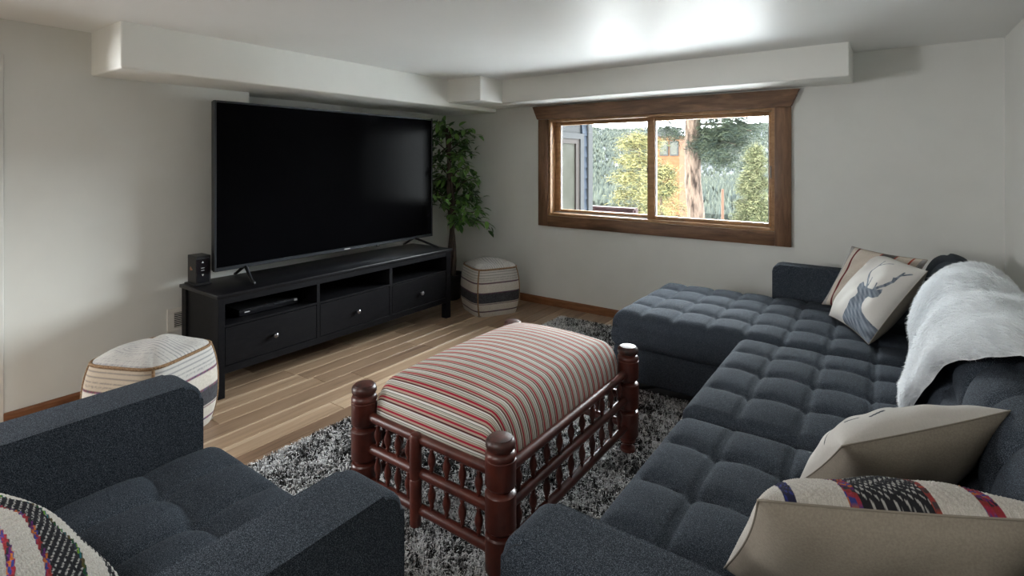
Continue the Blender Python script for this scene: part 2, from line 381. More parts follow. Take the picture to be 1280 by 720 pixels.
def sash(x0, x1, y, fw, gx0, gx1):
    z0, z1 = OZ0+.022, OZ1-.022
    s = obj('sash', bx(x0, gx0, y, y+.035, z0, z1, .004, 2), M['sash'], wi, 'auto')
    obj('stile', bx(gx1, x1, y, y+.035, z0, z1, .004, 2), M['sash'], s, 'auto')
    obj('rail', bx(gx0, gx1, y, y+.035, z0, .86, .004, 2), M['sash'], s, 'auto'); obj('rail', bx(gx0, gx1, y, y+.035, 1.62, z1, .004, 2), M['sash'], s, 'auto')
    obj('pane', bx(gx0-.004, gx1+.004, y+.015, y+.019, .856, 1.624), M['glass'], s)
    obj('gasket', box(bx(gx0, gx0+.006, y+.012, y+.024, .86, 1.62), gx1-.006, gx1, y+.012, y+.024, .86, 1.62), M['mark'], s)
    return s
s1 = sash(OX0+.022, -1.53, YB+.085, .05, -2.42, -1.594)
s2 = sash(-1.582, OX1-.022, YB+.04, .05, -1.52, -.69)
obj('track', bx(OX0+.022, OX1-.022, YB+.076, YB+.084, OZ0+.022, OZ0+.03), M['mark'], wi)
b = bx(-1.585, -1.578, YB+.034, YB+.046, 1.21, 1.26, .002); o = obj('latch', b, M['plastic'], s1); o['label'] = 'small dark latch on the meeting stile'
b = bmesh.new(); tube(b, [(-.672, YB+.04, 1.262), (-.672, YB+.018, 1.262), (-.672, YB+.018, 1.182), (-.672, YB+.04, 1.182)], .005, 6); o = obj('handle', b, M['plastic'], s2); o['label'] = 'small dark pull handle'

# wall vent
v = thing('wall_vent', 'cream louvred wall vent low on the wall left of the television stand', 'vent', (WA, 1.46, .35))
obj('frame', box(box(box(bx(WA-.001, WA+.008, 1.337, 1.62, .38, .408, .002), WA-.001, WA+.008, 1.337, 1.62, .27, .29, .002), WA-.001, WA+.008, 1.337, 1.375, .29, .38, .002), WA-.001, WA+.008, 1.585, 1.62, .29, .38, .002), M['vent'], v)
obj('backing', bx(WA-.001, WA+.001, 1.375, 1.585, .29, .38), M['dark'], v)
for k in range(8): obj('slat', bx(WA+.001, WA+.006, 1.375, 1.585, .2925+k*.0113, .2965+k*.0113), M['vent'], v)

# ------------------------------------------------------------------ television stand
SX0, SX1, SY0, SY1 = -3.415, -2.95, 1.362, 3.244
st = thing('television_stand', 'long black wooden television stand with three drawers under open shelves', 'tv stand', (-3.22, 2.303, 0))
obj('top', bx(SX0, SX1, SY0, SY1, .552, .572, .003, 2), M['black_top'], st, 'auto')
lx = SX1-.008
for (a, c) in ((lx-.055, lx), (SX0+.008, SX0+.063)):
    for (e, f) in ((SY0+.01, SY0+.047), (SY1-.065, SY1-.012)):
        obj('leg', bx(a, c, e, f, 0, .552, .002), M['black'], st)
for e, f in ((SY0+.02, SY0+.036), (SY1-.036, SY1-.02)): obj('side_panel', bx(SX0+.063, lx-.055, e, f, .132, .552), M['black'], st)
obj('back_panel', bx(SX0+.02, SX0+.03, SY0+.03, SY1-.03, .132, .552), M['black_in'], st)
obj('bottom_rail', bx(lx-.022, lx-.002, SY0+.047, SY1-.065, .132, .172, .001), M['black'], st)
obj('top_rail', bx(lx-.022, lx-.002, SY0+.047, SY1-.065, .514, .552, .001), M['black'], st)
obj('bottom_panel', bx(SX0+.03, lx-.022, SY0+.036, SY1-.036, .15, .166), M['black_in'], st)
div = [(1.979, 2.0), (2.578, 2.602)]
for a, c in div: obj('divider', bx(SX0+.03, lx-.002, a, c, .172, .514), M['black'], st)
bays = [(SY0+.047, 1.979), (2.0, 2.578), (2.602, SY1-.065)]
for k, (a, c) in enumerate(bays):
    obj('shelf', bx(SX0+.03, lx-.002, a, c, .385, .398, .001), M['black'], st)
    dr = obj('drawer', bx(lx-.020, lx-.003, a+.003, c-.003, .175, .3815, .0015), M['black'], st)
    kb = bmesh.new(); lathe(kb, [(.006, 0), (.006, .012), (.0135, .016), (.0155, .022), (.012, .029), (.004, .031)], (lx-.003, (a+c)/2, .272), 14, 'X')
    kb_o = obj('knob', kb, M['knob'], dr, True); kb_o['label'] = 'round grey metal knob'
# DVD player
dv = thing('disc_player', 'slim black disc player in the left open shelf of the television stand', 'player', (-3.2, 1.73, .398))
obj('body', bx(-3.36, -3.052, 1.53, 1.90, .402, .438, .002), M['plastic'], dv)
obj('front_panel', bx(-3.052, -3.044, 1.53, 1.90, .402, .440, .002), M['gloss'], dv)
obj('tray', bx(-3.044, -3.042, 1.74, 1.88, .426, .435), M['bezel'], dv)
obj('button', bx(-3.044, -3.04, 1.872, 1.892, .42, .434, .001), M['mark'], dv); obj('badge', bx(-3.044, -3.0432, 1.56, 1.59, .418, .424), M['mark'], dv)
for a in (1.56, 1.86):
    for c in (-3.09, -3.34): obj('foot', bx(c, c+.03, a, a+.02, .398, .402), M['plastic'], dv)
# router like box
rt = thing('media_box', 'small upright black box with an orange mark at the left end of the television stand', 'router', (-3.345, 1.46, .572))
b = bmesh.new(); prism(b, rounded([(-3.405, .572), (-3.285, .572), (-3.285, .742), (-3.405, .742)], [.01, .01, .006, .006], 3), 'Y', 1.405, 1.481); obj('body', b, M['plastic'], rt)
obj('front_panel', bx(-3.286, -3.281, 1.398, 1.472, .585, .725, .002), M['gloss'], rt)
obj('front_trim', bx(-3.285, -3.2795, 1.398, 1.472, .724, .729), M['bezel'], rt)
obj('base_foot', bx(-3.41, -3.274, 1.386, 1.484, .572, .58, .003), M['plastic'], rt)
b = bmesh.new(); prism(b, [(-3.345, .655), (-3.333, .672), (-3.345, .68), (-3.352, .668)], 'Y', 1.3942, 1.396); prism(b, [(-3.328, .658), (-3.32, .664), (-3.334, .669)], 'Y', 1.3942, 1.396); obj('badge', b, M['orange_mark'], rt)
yc = 1.435
for k, zz in enumerate((.701, .67, .656, .632)):
    b = bmesh.new(); pg = [(yc-.006, zz), (yc+.006, zz), (yc, zz+.011)] if k == 0 else ([(yc-.009, zz), (yc+.009, zz), (yc+.009, zz+.003), (yc-.009, zz+.003)] if k < 3 else [(yc, zz-.008), (yc+.006, zz+.003), (yc-.006, zz+.003)])
    prism(b, pg, 'X', -3.2815, -3.2802); obj('icon', b, M['mark'], rt)
# television
tv = thing('television', 'large flat black television standing on the long black stand', 'television', (-3.25, 2.4, .572))
TY0, TY1, TZ0, TZ1 = 1.487, 3.319, .640, 1.665
obj('panel', bx(-3.30, -3.262, TY0+.003, TY1-.003, TZ0+.003, TZ1-.003, .004, 2), M['plastic'], tv, 'auto')
obj('rear_housing', bx(-3.345, -3.30, TY0+.3, TY1-.3, TZ0+.05, TZ0+.55, .012, 2), M['plastic'], tv, 'auto')
obj('screen', bx(-3.262, -3.2545, TY0+.012, TY1-.012, TZ0+.022, TZ1-.012), M['screen'], tv)
b = bmesh.new()
box(b, -3.275, -3.25, TY0, TY0+.012, TZ0, TZ1, .002); box(b, -3.275, -3.25, TY1-.012, TY1, TZ0, TZ1, .002)
box(b, -3.275, -3.25, TY0+.012, TY1-.012, TZ1-.012, TZ1, .002); box(b, -3.275, -3.25, TY0+.012, TY1-.012, TZ0, TZ0+.022, .002)
obj('bezel', b, M['bezel'], tv)
obj('badge', bx(-3.2505, -3.2492, 2.40, 2.45, TZ0+.008, TZ0+.015), M['mark'], tv)
obj('sensor', bx(-3.27, -3.255, 2.71, 2.73, TZ0-.012, TZ0), M['plastic'], tv)
for yy in (1.63, 3.16):
    dy = -.045 if yy > 2 else .05
    b = bmesh.new(); ft_ = bx(-3.285, -3.255, yy+dy-.015, yy+dy+.015, .64, .655, .003); fo = obj('foot', ft_, M['plastic'], tv); b.free(); b = bmesh.new()
    tube(b, [(-3.04, yy+dy*-.3, .581), (-3.075, yy+dy*-.2, .588), (-3.27, yy+dy, .648)], [.008, .009, .011], 8); obj('front_leg', b, M['plastic'], fo, True); b = bmesh.new()
    tube(b, [(-3.27, yy+dy, .648), (-3.375, yy+dy*1.0, .590), (-3.40, yy+dy, .581)], [.011, .009, .008], 8)
    obj('rear_leg', b, M['plastic'], fo, True)

# ------------------------------------------------------------------ tufted upholstery
def tufted(name, x0, x1, y0, y1, z0, z1, nx, ny, parent, puff=.032, r=.05, dome=.012, label=None, piping=True, wrinkle=.004):
    def axis(a, b, n):
        t = np.linspace(0, 1, n*14+1); e = np.array([0, .002, .006, .012, .02, .03, .042])
        s = np.concatenate([t*(b-a), e, (b-a)-e, np.linspace(.05, r, 4), (b-a)-np.linspace(.05, r, 4)]); s = np.unique(np.round(s, 5)); return s
    sx, sy = axis(x0, x1, nx), axis(y0, y1, ny); LX, LY = x1-x0, y1-y0
    X, Y = np.meshgrid(sx, sy)
    d = np.minimum(np.minimum(X, LX-X), np.minimum(Y, LY-Y)).clip(0, r)
    dx = np.minimum(X, LX-X).clip(0, r); dy = np.minimum(Y, LY-Y).clip(0, r)
    rx, ry = r-dx, r-dy; q = np.sqrt(np.minimum(rx**2+ry**2, r*r))
    edge = r-np.sqrt(np.maximum(r*r-q*q, 0))
    fu, fv = (X/LX*nx) % 1, (Y/LY*ny) % 1
    fu = np.where(X >= LX-1e-6, 1, fu); fv = np.where(Y >= LY-1e-6, 1, fv)
    bow = .10*np.sin(PI*fu)*np.clip(np.minimum(Y, LY-Y)/.12, 0, 1)
    fv = (Y/LY*ny-bow) % 1; fv = np.where(Y >= LY-1e-6, 1, fv)
    a, b = 1-np.abs(2*fu-1)**2.4, 1-np.abs(2*fv-1)**2.8
    sa, sb = np.sqrt(np.clip(a, 0, 1)), np.sqrt(np.clip(b, 0, 1))
    t = sb*(.55+.45*sa)-.14*np.exp(-(np.minimum(fu, 1-fu)/.018)**2)
    # tufts fade into the rolled border
    bd = np.clip(np.minimum(np.minimum(X, LX-X), np.minimum(Y, LY-Y))/.07, 0, 1)
    t = t*bd + (1-bd)*.8
    cu, cv = np.sin(PI*X/LX), np.sin(PI*Y/LY)
    nz = np.array([noise.noise((float(p)*7+x0*3, float(q)*7+y0*5, .3)) for p, q in zip(X.ravel(), Y.ravel())]).reshape(X.shape)
    Z = z1-puff-edge + puff*t + dome*(cu*cv)**.5 + wrinkle*nz*bd
    # corners drawn in to the rounded plan
    k = np.where(rx**2+ry**2 > r*r, r/np.sqrt(np.maximum(rx**2+ry**2, 1e-9)), 1)
    Xp = np.where(X < LX/2, r-rx*k, LX-r+rx*k); Yp = np.where(Y < LY/2, r-ry*k, LY-r+ry*k)
    Xp = np.where(dx >= r, X, Xp); Yp = np.where(dy >= r, Y, Yp)
    ny_, nx_ = X.shape
    top = np.stack([Xp+x0, Yp+y0, Z], -1).reshape(-1, 3); F = [grid_faces(ny_, nx_)]
    idx = np.arange(ny_*nx_).reshape(ny_, nx_)
    ring = np.concatenate([idx[0, :-1], idx[:-1, -1], idx[-1, :0:-1], idx[:0:-1, 0]])
    V = [top]; n = len(ring); off = len(top); prev = ring; cx, cy = (x0+x1)/2, (y0+y1)/2
    zr = top[ring, 2]; levels = [(.0, .85), (.006, .6), (.008, .35), (.004, .12), (-.012, 0)]
    for bulge, f in levels:
        P = top[ring].copy(); P[:, 2] = z0+(zr-z0)*f
        nrm = P[:, :2]-np.array([cx, cy]); nx2 = np.where(np.abs(nrm[:, 0])/LX > np.abs(nrm[:, 1])/LY, 1, 0)
        P[:, 0] += np.sign(nrm[:, 0])*bulge*nx2; P[:, 1] += np.sign(nrm[:, 1])*bulge*(1-nx2)
        V.append(P); cur = np.arange(off, off+n); off += n
        F.append(np.stack([prev, cur, np.roll(cur, -1), np.roll(prev, -1)], -1)); prev = cur
    c = np.array([[cx, cy, z0]]); V.append(c)
    cen = np.full(n//1, off); tri = np.stack([prev, cen, np.roll(prev, -1), np.roll(prev, -1)], -1)[:, :3]
    allF = np.concatenate(F)
    o = np_mesh(name, np.concatenate(V), allF, M['fabric'], parent)
    if label: o['label'] = label
    if piping:
        b = bmesh.new(); z = z0+(z1-z0)*.28; q = .004; rr = .02
        loop = rounded([(x0-q, y0-q), (x1+q, y0-q), (x1+q, y1+q), (x0-q, y1+q)], [rr]*4, 4)
        tube(b, [(u, v, z) for u, v in loop]+[(loop[0][0], loop[0][1], z)], .0022, 5, False)
        obj('piping', b, M['piping'], o)
    return o
def arm(x0, x1, y0, y1, z0, z1, parent, axis, r=.05, front=1, lname=None):
    """flat upholstered arm: rounded at the top front corner, thin welted sides"""
    b = bmesh.new()
    if axis == 'Y':   # arm runs along y, slab normal x
        poly = rounded([(y0, z0), (y1, z0), (y1, z1), (y0, z1)], [0, .012, r, .02], 8); prism(b, poly, 'X', x0, x1)
    else:             # arm runs along x, slab normal y
        poly = rounded([(x1, z0), (x0, z0), (x0, z1), (x1, z1)], [0, .012, r, .02], 8); prism(b, poly, 'Y', y0, y1)
    caps = [f for f in b.faces if len(f.verts) > 4]
    es = list({e for f in caps for e in f.edges})
    bmesh.ops.bevel(b, geom=es, offset=.014, segments=4, affect='EDGES', profile=.5)
    o = obj('armrest', b, M['fabric'], parent, 'auto')
    b = bmesh.new()
    for s in ((x0, x1) if axis == 'Y' else (y0, y1)):
        sg = 1 if s in (x1, y1) else -1; c = s-sg*.006
        pts = [(c+sg*.0045, u, v) if axis == 'Y' else (u, c+sg*.0045, v) for u, v in [( (p[0]-.0*0), p[1]) for p in rounded([(y0, z0+.01), (y1-.012, z0+.01), (y1-.012, z1-.012), (y0, z1-.012)] if axis == 'Y' else [(x1, z0+.01), (x0+.012, z0+.01), (x0+.012, z1-.012), (x1, z1-.012)], [0, .01, r*.8, .02], 6)]]
        tube(b, pts, .0018, 5)
    obj('piping', b, M['piping'], o)
    return o

# ------------------------------------------------------------------ sectional sofa
so = thing('sectional_sofa', 'charcoal tufted sectional sofa with chaise along the right wall', 'sofa', (-.3, 2.2, 0))
AX0 = -.575; BX = .10
arm(AX0, .37, .762, .886, .09, .638, so, 'X', .05); arm(-.598, .37, 3.632, 3.752, .09, .652, so, 'X', .04)
b = bx(-.56, .36, .886, 2.72, .09, .30, .02, 3); obj('base', b, M['fabric'], so, 'auto')
b = bx(-1.262, .36, 2.72, 3.632, .085, .275, .022, 3); obj('chaise_base', b, M['fabric'], so, 'auto')
b = bx(.13, .365, .886, 3.632, .29, .62, .02, 2); obj('back_frame', b, M['fabric'], so, 'auto')
tufted('seat_cushion', -.585, BX+.03, .892, 1.80, .295, .455, 4, 4, so)
tufted('seat_cushion', -.592, BX+.03, 1.806, 2.70, .295, .462, 4, 4, so)
tufted('chaise_cushion', -1.285, BX+.03, 2.708, 3.628, .275, .462, 8, 4, so, r=.075)
# back cushions: rolled over at the top, tufted on the front
def back_cushion(y0, y1, nt):
    prof = [(.085, .44), (.100, .52), (.125, .62), (.150, .71), (.172, .765), (.205, .806), (.25, .825), (.30, .818), (.345, .785), (.372, .73), (.382, .62), (.384, .45), (.384, .36)]
    P = np.array(prof); s = np.concatenate([[0], np.cumsum(np.hypot(*np.diff(P, axis=0).T))]); t = np.linspace(0, s[-1], 64)
    px, pz = np.interp(t, s, P[:, 0]), np.interp(t, s, P[:, 1])
    ker = np.ones(5)/5; px = np.convolve(np.pad(px, 2, 'edge'), ker, 'valid'); pz = np.convolve(np.pad(pz, 2, 'edge'), ker, 'valid')
    tx, tz = np.gradient(px), np.gradient(pz); l = np.hypot(tx, tz); nxn, nzn = -tz/l, tx/l
    nyy = nt*14+1; yy = np.linspace(0, 1, nyy)
    e = np.array([.001, .004, .01, .018]); yy = np.unique(np.concatenate([yy, e/(y1-y0), 1-e/(y1-y0)]))
    A, B = np.meshgrid(yy, t); fv = (A*nt) % 1; fu = np.clip(B/.44*2, 0, 2) % 1
    fu = np.where(B > .44, .5+0*fu, fu)
    a, b_ = 1-np.abs(2*fu-1)**2.6, 1-np.abs(2*fv-1)**2.6
    fade = np.clip((.62-B)/.2, 0, 1)
    tf = (np.sqrt(np.clip(a*b_, 0, 1))*.72+.28*np.minimum(np.sqrt(np.clip(a, 0, 1)), np.sqrt(np.clip(b_, 0, 1))))*fade+(1-fade)*.85
    d = np.minimum(A, 1-A)*(y1-y0); rr = .03; q = np.clip(rr-d, 0, rr); ed = rr-np.sqrt(rr*rr-q*q)
    disp = .024*(tf-1)-ed
    X = px[:, None]+nxn[:, None]*disp; Z = pz[:, None]+nzn[:, None]*disp; Y = y0+A*(y1-y0)
    V = np.stack([X, Y, Z], -1).reshape(-1, 3); n1, n2 = A.shape
    F = [grid_faces(n1, n2, 0)]
    mid = []
    for col in (0, n2-1):   # end caps: fan through a mid-profile strip
        ring = np.arange(n1)*n2+col; c = len(V); cen = np.stack([(V[ring, 0]*.3+.255*.7), V[ring, 1], V[ring, 2]*.9+.05], -1); V = np.concatenate([V, cen])
        i = np.arange(n1-1); F.append(np.stack([ring[i], ring[i+1], c+i+1, c+i], -1))
    o = np_mesh('back_cushion', V, np.concatenate(F), M['fabric'], so)
    return o
for a, c in ((.892, 1.80), (1.806, 2.70), (2.706, 3.62)): back_cushion(a, c, 4)
for x_, y_ in ((-.5, .83), (.3, .83), (-.5, 3.69), (.3, 3.69), (-1.18, 2.8), (-1.18, 3.54), (-.45, 2.62)):
    b = bmesh.new(); lathe(b, [(.016, .012 if x_ < .2 else 0), (.024, .1)], (x_, y_, 0), 12); obj('leg', b, M['black'], so, True)

# ------------------------------------------------------------------ armchair
ac = thing('armchair', 'charcoal tufted armchair with flat square arms in the left foreground', 'armchair', (-1.33, .3, 0))
arm(-1.842, -1.692, -.28, .742, .12, .638, ac, 'Y', .055); arm(-.966, -.818, -.28, .752, .12, .638, ac, 'Y', .055)
obj('base', bx(-1.692, -.966, -.2, .735, .12, .30, .015, 2), M['fabric'], ac, 'auto')
tufted('seat_cushion', -1.69, -.968, -.10, .785, .30, .458, 4, 4, ac, puff=.042, wrinkle=.006)
b = bmesh.new(); prism(b, rounded([(-.29, .12), (-.10, .12), (-.15, .80), (-.29, .80)], [0, 0, .045, .045], 6), 'X', -1.69, -.968); obj('backrest', b, M['fabric'], ac, 'auto')
for x_ in (-1.78, -.88):
    for y_ in (-.2, .68):
        b = bmesh.new(); lathe(b, [(.014, .012), (.022, .12)], (x_, y_, 0), 12); obj('leg', b, M['black'], ac, True)

# ------------------------------------------------------------------ ottoman
ot = thing('ottoman', 'low ottoman with turned red wood frame and striped cushion top on the shag rug', 'ottoman', (-1.255, 1.73, .022))
OX = (-1.566, -.938); OY = (1.243, 2.178)
def post(cx, cy):
    z = .022
    prof = [(.024, 0), (.033, .006), (.031, .018), (.018, .028), (.02, .036), (.034, .046), (.035, .054), (.028, .060), (.030, .066), (.043, .07), (.0465, .076), (.0465, .176), (.043, .181), (.034, .184), (.034, .19), (.042, .194), (.047, .199), (.047, .300), (.043, .305), (.033, .309), (.033, .316), (.043, .321), (.0465, .327), (.0468, .400), (.0468, .402), (.0445, .404), (.0445, .407), (.0465, .409), (.0465, .416), (.042, .424), (.036, .427), (.036, .431), (.042, .434), (.0448, .440), (.0448, .449), (.042, .456), (.036, .461), (.035, .460), (.034, .463), (.02, .466), (.004, .467)]
    b = bmesh.new(); lathe(b, [(r, z+h) for r, h in prof], (cx, cy, 0), 24); p = obj('post', b, M['red'], ot, 'auto')
    b = bmesh.new(); lathe(b, [(.0425, z+.434), (.0454, z+.440), (.0454, z+.449), (.0426, z+.4565), (.0366, z+.4617), (.0356, z+.4607), (.0346, z+.4637), (.0206, z+.4667), (.004, z+.4678)], (cx, cy, 0), 24); obj('post_cap', b, M['red_dark'], p, 'auto')
    return p
for cx in OX:
    for cy in OY: post(cx, cy)
def rail_(p, q, r=.017): b = bmesh.new(); tube(b, [p, q], r, 12); obj('rail', b, M['red'], ot, 'auto')
def spindle(x_, y_, z0, z1):
    h = z1-z0; pr = [(.005, 0), (.005, .12), (.009, .16), (.006, .22), (.0125, .4), (.0135, .5), (.0125, .6), (.006, .78), (.009, .84), (.005, .88), (.005, 1)]
    b = bmesh.new(); lathe(b, [(r, z0+t*h) for r, t in pr], (x_, y_, 0), 8); obj('spindle', b, M['red'], ot, True)
for z_ in (.140, .262, .375):
    for cy in OY: rail_((OX[0]+.03, cy, z_), (OX[1]-.03, cy, z_))
    for cx in OX: rail_((cx, OY[0]+.03, z_), (cx, OY[1]-.03, z_))
for cy in OY:
    mx_ = -1.285
    b = bmesh.new(); lathe(b, [(.012, .085), (.019, .09), (.021, .24), (.018, .245), (.021, .25), (.021, .385), (.017, .393), (.008, .396)], (mx_, cy-(.012 if cy < 1.5 else -.012), 0), 16); o = obj('middle_post', b, M['red'], ot, 'auto')
    for k in range(4):
        for xx in (OX[0]+.05+(mx_-OX[0]-.07)*(k+.5)/4, mx_+.03+(OX[1]-mx_-.08)*(k+.5)/4):
            spindle(xx, cy, .150, .255); spindle(xx, cy, .272, .368)
for cx in OX:
    for k in range(10):
        yy = OY[0]+.05+(OY[1]-OY[0]-.1)*(k+.5)/10
        spindle(cx, yy, .150, .255); spindle(cx, yy, .272, .368)
# cushion: stripes follow the length, run over both ends
def cushion():
    cx0, cx1, cy0, cy1 = -1.555, -.952, 1.245, 2.178
    nu, nv = 48, 1000
    zb, zt = .372, .556
    u = np.linspace(-1, 1, nu); v = np.linspace(-1, 1, nv); U, V = np.meshgrid(u, v)
    # box-like dome (superellipse section both ways)
    su = np.sign(U)*np.abs(np.sin(U*PI/2)); sv = np.sign(V)*np.abs(np.sin(V*PI/2))*.0
    def side(t, k, hk):      # maps arc parameter to horizontal position and drop
        a = np.abs(t); top = np.clip(a/k, 0, 1); w = np.clip((a-k)/(1-k), 0, 1)
        h = np.sign(t)*(top*hk+(1-hk)*np.sin(w*PI/2)); drop = 1-np.cos(w*PI/2)
        return h, drop
    hu, du = side(U, .64, .74); hv, dv = side(V, .74, .83)
    drop = 1-(1-du)*(1-dv)
    crown = .055*(1-np.abs(hu)**2.2)*(1-np.abs(hv)**3)
    # corners pulled in to clear the posts
    cc = (np.abs(hu)**10)*(np.abs(hv)**12)
    X = (cx0+cx1)/2+hu*(cx1-cx0)/2*(1-.115*cc); Y = (cy0+cy1)/2+hv*(cy1-cy0)/2*(1-.07*cc)
    Z = zb+(zt-.055-zb)*(1-drop)+crown
    # stripes follow the arc length from end to end
    jm = nu//2; arc = np.concatenate([[0], np.cumsum(np.hypot(np.diff(Y[:, jm]), np.diff(Z[:, jm])))])*1000
    pal = {'c': (.70, .66, .59), 't': (.47, .345, .27), 'r': (.36, .012, .04), 'm': (.075, .008, .016), 'g': (.16, .175, .145), 'w': (.74, .72, .69), 'e': (.33, .32, .27)}
    seq = [('m', 4), ('t', 6), ('r', 6.5), ('t', 4), ('g', 3), ('c', 3), ('e', 3), ('c', 2.5), ('g', 2.5), ('w', 5), ('e', 1.5)]
    per = sum(q[1] for q in seq); ed = np.cumsum([q[1] for q in seq]); ph = (arc+7) % per
    cols = np.array([pal[seq[int(min(np.searchsorted(ed, q, 'right'), len(seq)-1))][0]] for q in ph])
    T = np.repeat(cols[:, None, :], nu, 1)
    b0 = grid_faces(nv, nu)
    o = np_mesh('cushion', np.stack([X, Y, Z], -1).reshape(-1, 3), b0, M['print'], ot, True, T.reshape(-1, 3)); o['label'] = 'padded top in narrow red, cream and tan stripes'
    obj('cushion_board', bx(cx0+.05, cx1-.05, cy0+.05, cy1-.05, .36, .385), M['red_dark'], ot)
cushion()

# ------------------------------------------------------------------ shag rug
rg = thing('shag_rug', 'black, grey and white shag rug under the ottoman and sofa', 'rug', (-1.0, 1.7, 0))
RX0, RX1, RY0, RY1 = -2.195, .2, -.5, 3.735
obj('backing', bx(RX0+.01, RX1, RY0, RY1-.01, .001, .012), M['backing'], rg)
def pile():
    n = 330000
    x = rng.uniform(RX0, -.45, n); y = rng.uniform(RY0+.4, RY1, n)
    keep = ~((x > -1.2) & (y > 2.80)) & ~((x > -1.7) & (x < -.98) & (y < .65))
    x, y = x[keep], y[keep]; n = len(x)
    ex = np.floor(x/.010+.35*np.sin(y*90)).astype(int); ey = np.floor(y/.010).astype(int)
    h = ((ex*73856093) ^ (ey*19349663)) % 1000/1000.
    big = np.array([noise.noise((a*2.6, b*2.6, 1.7)) for a, b in zip(x, y)])
    mid = np.array([noise.noise((a*9, b*9, 4.2)) for a, b in zip(x, y)])
    q = h+.42*big+.45*mid+rng.normal(0, .12, n)
    tone = np.where(q < .22, .012, np.where(q < .42, .055, np.where(q < .57, .24, .76)))
    ang = rng.uniform(0, 2*PI, n); ln = rng.uniform(.014, .026, n); lean = rng.uniform(.1, 1.0, n); w2 = rng.uniform(.0011, .002, n)
    dx, dy = np.cos(ang), np.sin(ang); px, py = -dy*w2, dx*w2
    base = np.stack([x, y, np.full(n, .008)], -1)
    midp = base+np.stack([dx*lean*ln*.35, dy*lean*ln*.35, ln*.75], -1); tip = base+np.stack([dx*lean*ln*.95, dy*lean*ln*.95, ln*(1-.25*lean)], -1)
    pv = np.stack([px, py, np.zeros(n)], -1)
    V = np.stack([base-pv, base+pv, midp-pv, midp+pv, tip-pv*.7, tip+pv*.7], 1).reshape(-1, 3)
    i = np.arange(n)[:, None]*6; F = np.concatenate([i+np.array([[0, 1, 3, 2]]), i+np.array([[2, 3, 5, 4]])])
    T = np.repeat(np.stack([tone, tone*1.0, tone*1.01], -1), 6, 0)
    o = np_mesh('pile', V, F, M['pile'], rg, False, T); o['kind'] = 'stuff'
pile()

